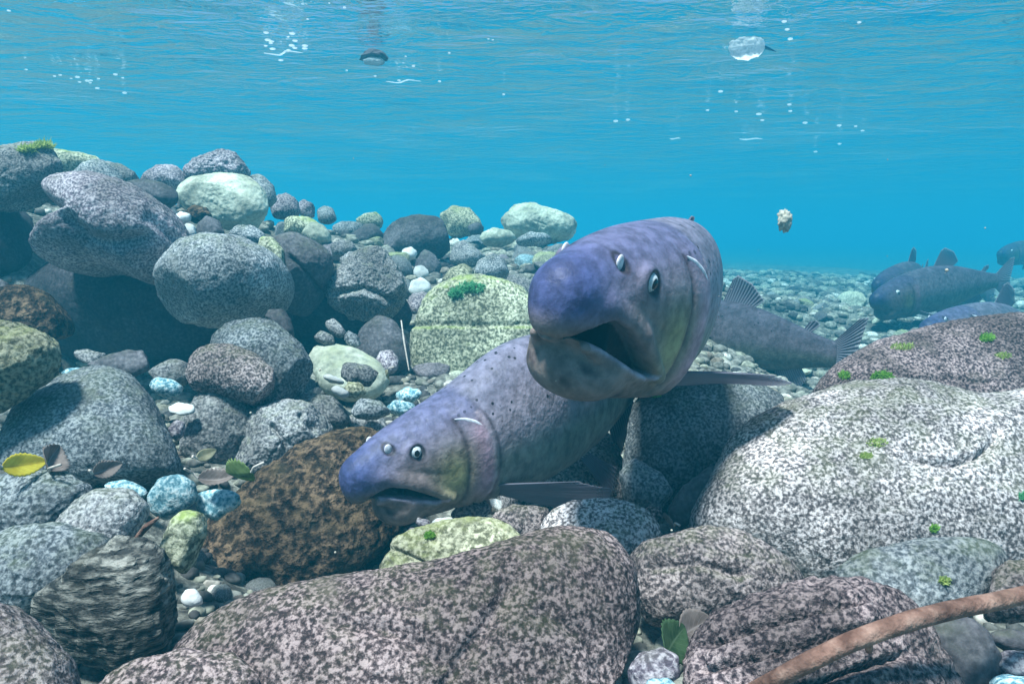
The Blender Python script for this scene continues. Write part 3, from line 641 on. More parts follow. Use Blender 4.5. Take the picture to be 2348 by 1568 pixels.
b.inputs['Roughness'].default_value = 0.85; b.inputs['Specular IOR Level'].default_value = 0.15
def f_bed():
    y = 1.2 + 5.2 * RNG.random() ** 1.5; return RNG.uniform(-0.1, 0.85) * y, y
def f_bank():
    while True:
        y = 1.0 + 2.6 * RNG.random() ** 1.2; q_ = RNG.uniform(-0.78, 0.15)
        return q_ * y, y
def f_near():
    y = RNG.uniform(0.35, 1.35); return RNG.uniform(-0.8, 0.8) * y, y
gravel('gravel', 9000, f_bed, lambda y: RNG.uniform(0.006, 0.021) * (0.6 + 0.3 * y), 'loose teal gravel spread over the far river bed', gm)
gravel('gravel', 2600, f_bank, lambda y: RNG.uniform(0.006, 0.022) * (0.6 + 0.3 * y), 'fine gravel lodged between the stones of the bank', gm)
gravel('gravel', 5600, f_near, lambda y: RNG.uniform(0.003, 0.012), 'fine gravel in the gaps of the foreground boulders', gm)

# ------------------------------------------------------------------ salmon
PX = np.array([0, .01, .03, .06, .10, .15, .20, .25, .32, .40, .50, .60, .70, .78, .84, .88, .905])
PT = np.array([.010, .026, .041, .053, .066, .080, .091, .100, .111, .118, .116, .103, .081, .062, .048, .042, .040])
PB = np.array([-.050, -.074, -.092, -.103, -.109, -.112, -.113, -.113, -.110, -.113, -.109, -.096, -.073, -.054, -.042, -.038, -.037])
PW = np.array([.014, .028, .042, .053, .063, .072, .077, .078, .077, .075, .067, .054, .038, .026, .018, .013, .009])
_t = np.linspace(-0.05, 1.0, 600)
def _sm(y):
    v = np.interp(_t, PX, y); k_ = np.exp(-0.5 * (np.arange(-18, 19) / 7.0) ** 2); k_ /= k_.sum()
    return np.convolve(np.pad(v, 18, mode='edge'), k_, 'valid')
TT, TB, TW = _sm(PT), _sm(PB), _sm(PW)
ftop = lambda x: np.interp(x, _t, TT)
fbot = lambda x: np.interp(x, _t, TB)
fwid = lambda x: np.interp(x, _t, TW)
def ysurf(x, z):
    zc = (ftop(x) + fbot(x)) / 2; h = (ftop(x) - fbot(x)) / 2
    return fwid(x) * max(0.0, 1 - abs((z - zc) / h) ** 2.15) ** (1 / 2.15)
def smin(a, b, k):
    h = np.clip(0.5 + 0.5 * (b - a) / k, 0, 1); return b * (1 - h) + a * h - k * h * (1 - h)
def smax(a, b, k): return -smin(-a, -b, k)
def ell(X, Y, Z, c, r):
    q = np.sqrt(((X - c[0]) / r[0]) ** 2 + ((Y - c[1]) / r[1]) ** 2 + ((Z - c[2]) / r[2]) ** 2); return (q - 1) * min(r)
def caps(X, Y, Z, a, b_, r0, r1):
    a = np.array(a); b_ = np.array(b_); d = b_ - a; L2 = d @ d
    t = np.clip(((X - a[0]) * d[0] + (Y - a[1]) * d[1] + (Z - a[2]) * d[2]) / L2, 0, 1)
    return np.sqrt((X - a[0] - t * d[0]) ** 2 + (Y - a[1] - t * d[1]) ** 2 + (Z - a[2] - t * d[2]) ** 2) - (r0 + (r1 - r0) * t)
def surface_nets(f, o, h):
    nx, ny, nz = f.shape
    ins = f < 0
    c = [(i, j, k_) for i in (0, 1) for j in (0, 1) for k_ in (0, 1)]
    sl = lambda A, i, j, k_: A[i:nx - 1 + i, j:ny - 1 + j, k_:nz - 1 + k_]
    s = sum(sl(ins, *q).astype(np.int8) for q in c)
    act = (s > 0) & (s < 8)
    I = np.argwhere(act)
    vals = {q: f[I[:, 0] + q[0], I[:, 1] + q[1], I[:, 2] + q[2]] for q in c}
    acc = np.zeros((len(I), 3)); n = np.zeros(len(I))
    for q in c:
        for ax in range(3):
            if q[ax]: continue
            q2 = list(q); q2[ax] = 1; q2 = tuple(q2)
            a, b_ = vals[q], vals[q2]; m_ = (a < 0) != (b_ < 0)
            t = np.where(m_, a / np.where(m_, a - b_, 1), 0)
            p = np.zeros((len(I), 3)); p[:] = q; p[:, ax] += t
            acc += p * m_[:, None]; n += m_
    V = o + (I + acc / n[:, None]) * h
    ids = -np.ones(act.shape, int); ids[act] = np.arange(len(I))
    Q = []
    for ax in range(3):
        u, v = (ax + 1) % 3, (ax + 2) % 3
        e = [slice(None)] * 3; e2 = [slice(None)] * 3; e[ax] = slice(0, -1); e2[ax] = slice(1, None)
        d0, d1 = ins[tuple(e)], ins[tuple(e2)]
        for flip, msk in ((False, d0 & ~d1), (True, ~d0 & d1)):
            J = np.argwhere(msk)
            J = J[(J[:, u] > 0) & (J[:, v] > 0) & (J[:, u] < f.shape[u] - 1) & (J[:, v] < f.shape[v] - 1)]
            def g(du, dv):
                K = J.copy(); K[:, u] += du; K[:, v] += dv; return ids[K[:, 0], K[:, 1], K[:, 2]]
            q = np.stack([g(-1, -1), g(0, -1), g(0, 0), g(-1, 0)], 1)
            Q.append(q[:, ::-1] if flip else q)
    Q = np.concatenate(Q); Q = Q[(Q >= 0).all(1)]
    return V, Q

ZU = (np.array([-.06, 0, .015, .03, .045, .07, .10, .13, .16]), np.array([-.046, -.045, -.040, -.020, -.009, -.014, -.034, -.057, -.070]))
ZLo = (np.array([-.06, 0, .015, .03, .045, .07, .10, .13, .16]), np.array([-.046, -.046, -.044, -.045, -.050, -.060, -.069, -.074, -.071]))
def fish_rest(h, openm=1.0, detail=True):
    o = np.array([-.035, -.096, -.15])
    n = np.ceil(np.array([.95, .192, .30]) / h).astype(int)
    X, Y, Z = np.meshgrid(*[o[i] + np.arange(n[i]) * h for i in range(3)], indexing='ij', sparse=False)
    X = X.astype(np.float32); Y = np.abs(Y).astype(np.float32); Z = Z.astype(np.float32)
    T, B, W = ftop(X).astype(np.float32), fbot(X).astype(np.float32), fwid(X).astype(np.float32)
    zc, hh = (T + B) / 2, (T - B) / 2
    ex_ = np.where(Z < zc, 2.15 + .75 * np.clip((.30 - X) / .08, 0, 1), 2.15).astype(np.float32)
    q = ((Y / W) ** ex_ + (np.abs(Z - zc) / hh) ** ex_) ** (1 / ex_)
    f = (q - 1) * np.minimum(W, hh) * 0.9
    f = smax(f, 0.010 + 0.048 / (1 + np.exp(np.clip((Z + .048) / .007, -30, 30))) - X, 0.03)                                         # blunt front
    f = smin(f, ell(X, Y, Z, (.018, 0, -.004), (.036, .034, .034)), .02)  # snout
    f = smin(f, ell(X, Y, Z, (.008, 0, -.026), (.022, .024, .026)), .014) # hooked tip
    f = smin(f, ell(X, Y, Z, (.074, 0, -.080), (.036, .048, .030)), .015) # lower jaw
    f = smax(f, X - 0.90, 0.01)
    if detail:
        zu = np.interp(X, *ZU).astype(np.float32); zl = np.interp(X, *ZLo).astype(np.float32)
        mid = (zu + zl) / 2; zu = mid + (zu - mid) * openm; zl = mid + (zl - mid) * openm
        zu = zu - 2.2 * np.minimum(Y, .05) ** 2 * 1.6
        # jaw plate and lip
        f = smin(f, caps(X, Y, Z, (.040, .036, -.006), (.095, .057, -.032), .010, .010), .010)
        f = smin(f, caps(X, Y, Z, (.095, .058, -.032), (.148, .068, -.072), .010, .009), .006)
        f = smin(f, caps(X, Y, Z, (.030, .028, -.050), (.120, .060, -.076), .006, .005), .008)
        cav = np.maximum(np.maximum(Z - zu, zl - Z), X - .138)
        cav = np.maximum(cav, np.minimum(X - .075, (W - .026) - Y))
        f = smax(f, -cav, .004)
        # gill cover
        xo = .245 - 3.4 * (Z + .015) ** 2
        lat = np.clip((Y / W - .45) / .3, 0, 1)
        step = 1 / (1 + np.exp(np.clip((X - xo) / .0022, -30, 30)))
        f = f - .0045 * lat * step * np.clip((X - xo + .09) / .09, 0, 1)
        xp = .188 - 2.4 * (Z + .01) ** 2
        f = f + .0028 * lat * np.exp(-((X - xp) / .005) ** 2)
        # fold under the eye and behind the jaw
        f = f + .002 * lat * np.exp(-((Z + .012 + .35 * (X - .1)) / .005) ** 2) * np.exp(-((X - .11) / .03) ** 2)
        # throat line
        f = f + .003 * np.exp(-((X - (.215 - .2 * Y)) / .006) ** 2) * np.clip((-.07 - Z) / .02, 0, 1)
        ye = ysurf(.098, .024)
        f = smin(f, ell(X, Y, Z, (.098, ye - .006, .024), (.019, .010, .018)), .006)
        f = smax(f, -(np.sqrt((X - .098) ** 2 + (Y - ye - .004) ** 2 + (Z - .024) ** 2) - .0118), .003)
        yn = ysurf(.058, .036)
        f = smax(f, -(np.sqrt((X - .058) ** 2 + (Y - yn - .003) ** 2 + (Z - .036) ** 2) - .0088), .002)
    V, Q = surface_nets(f, o, h)
    # light smoothing
    E = np.concatenate([Q[:, [0, 1]], Q[:, [1, 2]], Q[:, [2, 3]], Q[:, [3, 0]]])
    for _ in range(3):
        s = np.zeros_like(V); c_ = np.zeros(len(V))
        for k_ in range(3):
            s[:, k_] = np.bincount(E[:, 0], V[E[:, 1], k_], len(V)) + np.bincount(E[:, 1], V[E[:, 0], k_], len(V))
        c_ = np.bincount(E[:, 0], minlength=len(V)) + np.bincount(E[:, 1], minlength=len(V))
        V = V + 0.5 * (s / np.maximum(c_, 1)[:, None] - V)
    # colour of the skin, from its place on the fish
    x, y, z = V[:, 0], np.abs(V[:, 1]), V[:, 2]
    zc = (ftop(x) + fbot(x)) / 2; hh = (ftop(x) - fbot(x)) / 2; s = (z - zc) / hh
    lerp = lambda a, b_, t: np.asarray(a) * (1 - t)[:, None] + np.asarray(b_) * t[:, None]
    ss = lambda a, b_, v: (lambda t: t * t * (3 - 2 * t))(np.clip((v - a) / (b_ - a), 0, 1))
    wob = 0.12 * fbm(V * 14, 3)
    col = lerp((.32, .30, .28), (.26, .265, .23), ss(-1.0, -.6, s))
    col = lerp(col, (.33, .28, .34), ss(-.35 + wob, .15 + wob, s))
    col = lerp(col, (.185, .175, .24), ss(.3, .85, s + wob))
    headm = 1 - ss(.215, .245, x + .15 * z)
    hc = lerp((.20, .155, .145), (.20, .155, .155), ss(-.6, .1, s))
    hc = lerp(hc, (.20, .17, .22), ss(.15, .55, s + wob))
    hc = lerp(hc, (.125, .125, .22), ss(.5, .9, s + wob))
    cheek = np.exp(-((x - .16) / .035) ** 2 - ((z + .035) / .04) ** 2)
    hc = lerp(hc, (.29, .27, .12), np.clip(cheek * 1.0 + wob * .6, 0, .85))
    op = ss(.185, .235, x + .3 * z * z * 8) * ss(-.9, -.4, s) * (1 - ss(.35, .7, s))
    hc = lerp(hc, (.50, .30, .38), np.clip(op * .95, 0, 1))
    xo_ = .245 - 3.4 * (z + .015) ** 2
    hc = lerp(hc, (.055, .04, .05), .7 * np.exp(-((x - (.188 - 2.4 * (z + .01) ** 2)) / .0045) ** 2) * (np.abs(s) < .75))
    snout = (1 - ss(-.015, .085, x)) * ss(-.045, -.01, z)
    hc = lerp(hc, (.06, .075, .185), np.clip(snout * 1.05, 0, .95))  # blue backscatter of the water painted into the snout colour
    jawb = ss(-.055, -.075, z) * (1 - ss(.1, .17, x))
    blot = ss(.0, .25, fbm(V * 28 + 9, 3))
    hc = lerp(hc, (.045, .033, .04), np.clip(jawb * blot * .8, 0, 1))
    if detail:
        zu = np.interp(x, *ZU); zl = np.interp(x, *ZLo); mid = (zu + zl) / 2; zu = mid + (zu - mid) * openm - 3.52 * np.minimum(y, .05) ** 2; zl = mid + (zl - mid) * openm
        lip = np.exp(-((z - zl + .002) / .0035) ** 2) * (x < .14) * (x > .03) * ss(.02, .03, y)
        hc = lerp(hc, (.42, .36, .46), np.clip(lip, 0, .75))
        wv = fwid(x)
        inside = ss(-.0005, .003, z - zl) * ss(-.0005, .003, zu - z) * (1 - ss(.128, .14, x)) * (x > .008)
        hc = lerp(hc, (.008, .006, .008), np.clip(inside * 1.2, 0, 1))
        ed = np.exp(-((x - xo_ - .004) / .004) ** 2) * (np.abs(s) < .8)
        col = lerp(col, (.07, .06, .08), .7 * ed)
        rim = np.exp(-((x - xo_ + .006) / .004) ** 2) * (np.abs(s) < .7)
        hc = lerp(hc, (.60, .46, .52), .9 * rim)
        er = np.sqrt((x - .098) ** 2 + (z - .024) ** 2)
        hc = lerp(hc, (.03, .028, .035), np.exp(-((er - .0125) / .0026) ** 2))
        hc = lerp(hc, (.06, .05, .06), .6 * np.exp(-(((x - .096) / .02) ** 2 + ((z - .008) / .010) ** 2)))
        nr_ = np.sqrt((x - .058) ** 2 + (z - .036) ** 2)
        hc = lerp(hc, (.03, .025, .035), np.exp(-((nr_ - .0085) / .0024) ** 2))
    col = lerp(col, hc, headm)
    return V, Q, np.clip(col, 0.004, 1)

# skin material
sk, nt, b = newmat('salmon_skin'); L = nt.links
ac = nd(nt, 'ShaderNodeAttribute', attribute_name='skin'); ar = nd(nt, 'ShaderNodeAttribute', attribute_name='rest')
n1 = nd(nt, 'ShaderNodeTexNoise', Scale=60.0, Detail=5.0, Roughness=0.6); L.new(ar.outputs['Vector'], n1.inputs['Vector'])
n2 = nd(nt, 'ShaderNodeTexNoise', Scale=13.0, Detail=3.0); L.new(ar.outputs['Vector'], n2.inputs['Vector'])
vsc = nd(nt, 'ShaderNodeVectorMath', operation='SCALE'); L.new(ac.outputs['Color'], vsc.inputs[0])
L.new(mth(nt, 'MULTIPLY', mapr(nt, n1.outputs[0], .3, .7, .66, 1.34), mapr(nt, n2.outputs[0], .3, .7, .85, 1.15)), vsc.inputs['Scale'])
vo = nd(nt, 'ShaderNodeTexVoronoi', Scale=58.0); L.new(ar.outputs['Vector'], vo.inputs['Vector'])
sp = nd(nt, 'ShaderNodeSeparateXYZ'); L.new(ar.outputs['Vector'], sp.inputs[0])
spr = nd(nt, 'ShaderNodeSeparateXYZ'); L.new(vo.outputs['Color'], spr.inputs[0])
spot = mapr(nt, vo.outputs['Distance'], 0.13, 0.20, 1.0, 0.0)
n7 = nd(nt, 'ShaderNodeTexNoise', Scale=9.0, Detail=2.0); L.new(ar.outputs['Vector'], n7.inputs['Vector'])
zz = mth(nt, 'ADD', sp.outputs[2], mth(nt, 'MULTIPLY', mth(nt, 'SUBTRACT', n7.outputs[0], .5), .10))
spot = mth(nt, 'MULTIPLY', spot, mapr(nt, zz, .025, .055)); spot = mth(nt, 'MULTIPLY', spot, mapr(nt, sp.outputs[0], .12, .26))
spot = mth(nt, 'MULTIPLY', spot, mapr(nt, spr.outputs[0], .18, .23))
cs = mixc(nt, spot, vsc.outputs[0], (0.012, 0.012, 0.02))
L.new(cs, b.inputs['Base Color'])
b.inputs['Roughness'].default_value = 0.5; b.inputs['Specular IOR Level'].default_value = 0.22
b.inputs['Subsurface Weight'].default_value = 0.0
vb = nd(nt, 'ShaderNodeTexVoronoi', Scale=150.0); L.new(ar.outputs['Vector'], vb.inputs['Vector'])
bodym = mapr(nt, sp.outputs[0], .23, .30)
b1 = nd(nt, 'ShaderNodeBump', Distance=0.0012); L.new(mth(nt, 'MULTIPLY', bodym, .35), b1.inputs['Strength']); L.new(vb.outputs['Distance'], b1.inputs['Height'])
b2 = nd(nt, 'ShaderNodeBump', Strength=.45, Distance=0.004); L.new(n1.outputs[0], b2.inputs['Height']); L.new(b1.outputs[0], b2.inputs['Normal'])
L.new(b2.outputs[0], b.inputs['Normal'])
M['skin'] = sk
fm, nt, b = newmat('salmon_fin'); L = nt.links; nt.nodes.remove(b)
ay = nd(nt, 'ShaderNodeAttribute', attribute_name='fin'); sx = nd(nt, 'ShaderNodeSeparateXYZ'); L.new(ay.outputs['Vector'], sx.inputs[0])
wv = mth(nt, 'SINE', mth(nt, 'MULTIPLY', sx.outputs[0], 6.2832))
str_ = mapr(nt, wv, -.6, .8)
fc = mixc(nt, str_, (0.30, 0.29, 0.35), (0.17, 0.16, 0.21))
edge = mapr(nt, sx.outputs[1], .90, 1.0); fc = mixc(nt, mth(nt, 'MULTIPLY', edge, .55), fc, (.5, .48, .55))
df = nd(nt, 'ShaderNodeBsdfDiffuse'); tl = nd(nt, 'ShaderNodeBsdfTranslucent'); tp = nd(nt, 'ShaderNodeBsdfTransparent')
L.new(fc, df.inputs['Color']); L.new(fc, tl.inputs['Color'])
m1 = nd(nt, 'ShaderNodeMixShader'); m1.inputs[0].default_value = .35; L.new(df.outputs[0], m1.inputs[1]); L.new(tl.outputs[0], m1.inputs[2])
m2 = nd(nt, 'ShaderNodeMixShader'); L.new(mth(nt, 'MULTIPLY', mapr(nt, sx.outputs[1], .25, .95), mth(nt, 'SUBTRACT', .5, mth(nt, 'MULTIPLY', str_, .38))), m2.inputs[0])
L.new(m1.outputs[0], m2.inputs[1]); L.new(tp.outputs[0], m2.inputs[2]); L.new(m2.outputs[0], nt.nodes['Material Output'].inputs['Surface'])
M['fin'] = fm
def plain(name, col, rough=.5, spec=.3):
    m_, nt_, b_ = newmat(name)
    tc_ = nd(nt_, 'ShaderNodeTexCoord'); n_ = nd(nt_, 'ShaderNodeTexNoise', Scale=220.0, Detail=3.0); nt_.links.new(tc_.outputs['Object'], n_.inputs['Vector'])
    r_ = ramp(nt_, [(.35, tuple(x * .75 for x in col)), (.65, tuple(min(1, x * 1.2) for x in col))], n_.outputs[0])
    nt_.links.new(r_.outputs[0], b_.inputs['Base Color']); b_.inputs['Roughness'].default_value = rough; b_.inputs['Specular IOR Level'].default_value = spec
    M[name] = m_; return m_
plain('iris', (.62, .66, .68), .25, .5); plain('pupil', (.006, .006, .008), .12, .5); plain('pale_skin', (.74, .72, .78), .5, .3)

def spine(L_, bend, start=.2, power=.75):
    t = np.linspace(-.1, 1.1, 400)
    th = bend * np.clip((t - start) / (1 - start), 0, 2) ** power
    dt = t[1] - t[0]
    sx_ = np.concatenate([[0], np.cumsum(np.cos((th[1:] + th[:-1]) / 2) * dt)]); sy_ = np.concatenate([[0], np.cumsum(np.sin((th[1:] + th[:-1]) / 2) * dt)])
    sx_ += t[0]
    def f(V):
        V = np.asarray(V, float); x = V[:, 0]
        px, py, a = np.interp(x, t, sx_), np.interp(x, t, sy_), np.interp(x, t, th)
        return np.stack([px - V[:, 1] * np.sin(a), py + V[:, 1] * np.cos(a), V[:, 2]], 1) * L_
    return f
def resample(P, n):
    P = np.asarray(P, float); d = np.concatenate([[0], np.cumsum(np.linalg.norm(np.diff(P, axis=0), axis=1))]); t = np.linspace(0, d[-1], n)
    # smooth curve through the corners
    Q = np.stack([np.interp(t, d, P[:, k_]) for k_ in range(3)], 1)
    for _ in range(2): Q[1:-1] = .25 * Q[:-2] + .5 * Q[1:-1] + .25 * Q[2:]
    return Q
def fin_mesh(name, b0, b1, outer, bendf, rays=14, sag=0.0, thick=.0035):
    n, m_ = rays * 5 + 1, 14
    base = np.linspace(b0, b1, n); tip = resample(outer, n)
    s = np.linspace(0, 1, m_ + 1)
    G = base[:, None, :] * (1 - s)[None, :, None] + tip[:, None, :] * s[None, :, None]
    nrm = np.cross(np.array(b1) - np.array(b0), tip.mean(0) - base.mean(0)); nrm = nrm / np.linalg.norm(nrm)
    ph = np.linspace(0, rays, n)
    G = G + nrm * (sag * (s ** 2)[None, :, None] * np.sin(ph / rays * 3.0 + .4)[:, None, None])
    G = G + nrm * (.0012 * np.cos(ph * 2 * np.pi)[:, None, None] * np.clip(s * 2, 0, 1)[None, :, None])
    th = thick * (1 - .85 * s)[None, :, None]
    top = (G + nrm * th / 2).reshape(-1, 3); bot = (G - nrm * th / 2).reshape(-1, 3)
    N = n * (m_ + 1)
    id_ = np.arange(N).reshape(n, m_ + 1)
    q = np.stack([id_[:-1, :-1], id_[1:, :-1], id_[1:, 1:], id_[:-1, 1:]], -1).reshape(-1, 4)
    ring = np.concatenate([id_[:, 0], id_[-1, 1:], id_[::-1, -1][1:], id_[0, ::-1][1:-1]])
    r2 = np.roll(ring, -1)
    F = np.concatenate([q, q[:, ::-1] + N, np.stack([ring, ring + N, r2 + N, r2], 1)])
    me = mesh_np(name, bendf(np.concatenate([top, bot])), F)
    at_ = me.attributes.new('fin', 'FLOAT_VECTOR', 'POINT')
    uv = np.stack([np.repeat(ph, m_ + 1), np.tile(s, n), np.zeros(N)], 1)
    at_.data.foreach_set('vector', np.concatenate([uv, uv]).astype(np.float32).ravel())
    return me
def blob(name, c, r, bendf, axis=None, lvl=3):
    D, F = ico(lvl); return mesh_np(name, bendf(D * np.array(r) + np.array(c)), F)
def ribbon(name, pts, r, bendf):
    P = resample(pts, 24); VV = []; n = 10
    for i, p in enumerate(P):
        t = P[min(i + 1, 23)] - P[max(i - 1, 0)]; t /= np.linalg.norm(t)
        a = np.cross(t, (0, 1, 0)); a /= np.linalg.norm(a); b_ = np.cross(t, a)
        rr_ = r * math.sin(math.pi * (i + .6) / 25) ** .6
        for j in range(n):
            w_ = 2 * math.pi * j / n; VV.append(p + a * rr_ * math.cos(w_) + b_ * rr_ * .45 * math.sin(w_))
    F = [[i * n + j, i * n + (j + 1) % n, (i + 1) * n + (j + 1) % n, (i + 1) * n + j] for i in range(23) for j in range(n)]
    return mesh_np(name, bendf(np.array(VV)), np.array(F))

def salmon(label, group, rest, L_, px, depth, yaw, pitch, roll, bend, hero=True, ref=.12, scar=True, dors=1.0, side=1, start=.2, pec=None, refz=0.0, tone=1.0, hump=0.0):
    """yaw: heading of the body behind the head, from straight away from us towards the right"""
    V, Q, col = rest
    bf0 = spine(L_, R(bend), start)
    def bf(P_):
        P_ = np.array(P_, float); t_ = np.clip((P_[:, 0] - .16) / .22, 0, 1); t_ = t_ * t_ * (3 - 2 * t_)
        P_[:, 1] *= 1 + .5 * hump * t_; P_[:, 2] *= 1 + hump * t_
        return bf0(P_)
    root = bpy.data.objects.new('salmon', None); C.objects.link(root); root.empty_display_size = .05
    tag(root, label, 'fish', group)
    a, p_ = R(yaw), R(pitch)
    x_ = np.array([math.sin(a) * math.cos(p_), math.cos(a) * math.cos(p_), -math.sin(p_)])   # towards the tail; pitch > 0 lifts the nose
    up = np.array([0, 0, 1.0]); y_ = np.cross(up, x_); y_ /= np.linalg.norm(y_); z_ = np.cross(x_, y_)
    rl = R(roll); y2, z2 = y_ * math.cos(rl) + z_ * math.sin(rl), z_ * math.cos(rl) - y_ * math.sin(rl)
    Mx = np.stack([x_, y2, z2], 1)
    pos = at(px[0], px[1], depth) - Mx @ bf(np.array([[ref, 0, refz]]))[0]
    mw = Matrix([[*Mx[i], pos[i]] for i in range(3)] + [[0, 0, 0, 1]]); root.matrix_world = mw
    me = mesh_np('body', bf(V), Q)
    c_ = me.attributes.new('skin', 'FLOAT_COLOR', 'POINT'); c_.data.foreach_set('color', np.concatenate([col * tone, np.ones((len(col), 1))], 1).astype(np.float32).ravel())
    r_ = me.attributes.new('rest', 'FLOAT_VECTOR', 'POINT'); r_.data.foreach_set('vector', V.astype(np.float32).ravel())
    obj('body', me, M['skin'], root)
    for s in (1, -1):
        ye = ysurf(.098, .024)
        e = obj('eye', blob('eye', (.098, s * (ye - .0065), .024), (.0112, .0112, .0112), bf, lvl=4), M['iris'], root)
        obj('pupil', blob('pupil', (.0965, s * (ye + .0022), .0235), (.0052, .0034, .0060), bf), M['pupil'], e)
        if hero:
            yn = ysurf(.058, .036)
            obj('nostril', blob('nostril', (.058, s * (yn - .0030), .036), (.0072, .0026, .0085), bf), M['pale_skin'], root)
        po = pec if pec is not None else [(.30, .150, -.110), (.335, .168, -.118), (.372, .150, -.132), (.375, .11, -.138)]
        f_ = lambda pts: [(q[0], s * q[1], q[2]) for q in pts]
        obj('pectoral_fin', fin_mesh('pectoral_fin', (.236, s * .058, -.074), (.258, s * .048, -.096), f_(po), bf, 12, .012), M['fin'], root)
        obj('pelvic_fin', fin_mesh('pelvic_fin', (.51, s * .032, -.100), (.545, s * .028, -.098), f_([(.555, .062, -.165), (.58, .064, -.168), (.605, .05, -.135)]), bf, 9, .006), M['fin'], root)
    dz = lambda z0, z1: z0 + (z1 - z0) * dors
    obj('dorsal_fin', fin_mesh('dorsal_fin', (.43, 0, .112), (.565, 0, .102), [(.475, 0, dz(.13, .190)), (.50, 0, dz(.132, .203)), (.565, 0, dz(.125, .178)), (.61, 0, dz(.115, .128))], bf, 13, .008), M['fin'], root)
    obj('adipose_fin', fin_mesh('adipose_fin', (.772, 0, .058), (.798, 0, .053), [(.795, 0, .085), (.822, 0, .092), (.832, 0, .076)], bf, 3, .003), M['fin'], root)
    obj('anal_fin', fin_mesh('anal_fin', (.665, 0, -.078), (.77, 0, -.053), [(.70, 0, -.150), (.728, 0, -.150), (.765, 0, -.115), (.795, 0, -.082)], bf, 13, .006), M['fin'], root)
    obj('tail_fin', fin_mesh('tail_fin', (.882, 0, .038), (.882, 0, -.035), [(.97, 0, .112), (1.0, 0, .118), (.985, 0, .06), (.968, 0, 0), (.985, 0, -.06), (1.0, 0, -.118), (.97, 0, -.112)], bf, 22, .012), M['fin'], root)
    if hero and scar:
        pts = [(.178, side * (ysurf(.178, .060) + .003), .060), (.195, side * (ysurf(.195, .056) + .004), .056), (.21, side * (ysurf(.21, .048) + .004), .048), (.224, side * (ysurf(.222, .036) + .004), .036)]
        obj('scar', ribbon('scar', pts, .0032, bf), M['pale_skin'], root)
    return root
rest_open = fish_rest(.0026, .88); rest_shut = fish_rest(.0028, .62); rest_far = fish_rest(.006, .5, False)
salmon('salmon facing the lens with its mouth gaping and a blunt blue snout', None, rest_open, .80, (1392, 676), .63, 30, 7, 11, 38, side=-1, dors=0.0, pec=[(.30, .16, -.050), (.335, .182, -.052), (.37, .16, -.068), (.372, .112, -.085)])
salmon('spotted salmon swimming nose-down past the brown shaggy boulder, mouth barely open', None, rest_shut, .59, (945, 1042), .755, 50, -6, 0, 14, side=-1, dors=.5, hump=.30, pec=[(.34, .15, -.060), (.40, .17, -.075), (.425, .15, -.108), (.38, .11, -.128)])
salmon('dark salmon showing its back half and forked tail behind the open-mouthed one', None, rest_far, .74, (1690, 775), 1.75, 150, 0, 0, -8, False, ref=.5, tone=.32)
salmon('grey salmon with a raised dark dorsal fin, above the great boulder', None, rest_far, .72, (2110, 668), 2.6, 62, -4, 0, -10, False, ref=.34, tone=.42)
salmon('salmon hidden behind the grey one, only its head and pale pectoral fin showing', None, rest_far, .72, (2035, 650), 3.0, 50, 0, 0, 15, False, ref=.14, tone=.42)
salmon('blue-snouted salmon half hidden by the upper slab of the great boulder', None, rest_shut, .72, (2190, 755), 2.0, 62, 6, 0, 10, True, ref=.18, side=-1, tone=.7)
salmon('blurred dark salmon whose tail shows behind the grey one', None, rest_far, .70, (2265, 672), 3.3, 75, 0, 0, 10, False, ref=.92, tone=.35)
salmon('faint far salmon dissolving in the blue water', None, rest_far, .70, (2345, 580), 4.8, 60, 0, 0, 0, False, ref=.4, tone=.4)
# ------------------------------------------------------------------ leaves, twigs, algae, foam
def leaf_mat(name, c1, c2, vein):
    m_, nt_, b_ = newmat(name); L_ = nt_.links
    a_ = nd(nt_, 'ShaderNodeAttribute', attribute_name='leaf'); s_ = nd(nt_, 'ShaderNodeSeparateXYZ'); L_.new(a_.outputs['Vector'], s_.inputs[0])
    tc_ = nd(nt_, 'ShaderNodeTexCoord'); n_ = nd(nt_, 'ShaderNodeTexNoise', Scale=90.0, Detail=4.0); L_.new(tc_.outputs['Object'], n_.inputs['Vector'])
    c_ = mixc(nt_, mapr(nt_, n_.outputs[0], .35, .65), c1, c2)
    ax_ = mth(nt_, 'ABSOLUTE', s_.outputs[1])
    mid_ = mapr(nt_, ax_, .02, .07, 1.0, 0.0)
    sv_ = mth(nt_, 'SINE', mth(nt_, 'ADD', mth(nt_, 'MULTIPLY', s_.outputs[0], 44.0), mth(nt_, 'MULTIPLY', ax_, -14.0)))
    side_ = mth(nt_, 'MULTIPLY', mapr(nt_, sv_, .82, 1.0), .5)
    c_ = mixc(nt_, mth(nt_, 'MAXIMUM', mid_, side_), c_, vein)
    L_.new(c_, b_.inputs['Base Color']); b_.inputs['Roughness'].default_value = .6
    t_ = nd(nt_, 'ShaderNodeBsdfTranslucent'); L_.new(c_, t_.inputs['Color']); x_ = nd(nt_, 'ShaderNodeMixShader'); x_.inputs[0].default_value = .45
    L_.new(b_.outputs[0], x_.inputs[1]); L_.new(t_.outputs[0], x_.inputs[2]); L_.new(x_.outputs[0], nt_.nodes['Material Output'].inputs['Surface'])
    M[name] = m_
leaf_mat('leaf_yellow', (.72, .58, .03), (.85, .74, .08), (.60, .46, .04))
leaf_mat('leaf_brown', (.22, .17, .15), (.36, .29, .26), (.42, .35, .33))
leaf_mat('leaf_green', (.13, .22, .06), (.28, .38, .13), (.35, .42, .22))
leaf_mat('leaf_deep', (.03, .075, .025), (.08, .15, .06), (.12, .19, .10))
leaf_mat('leaf_tan', (.42, .38, .22), (.60, .55, .36), (.45, .40, .26))
plain('stalk', (.55, .48, .42), .6, .2)
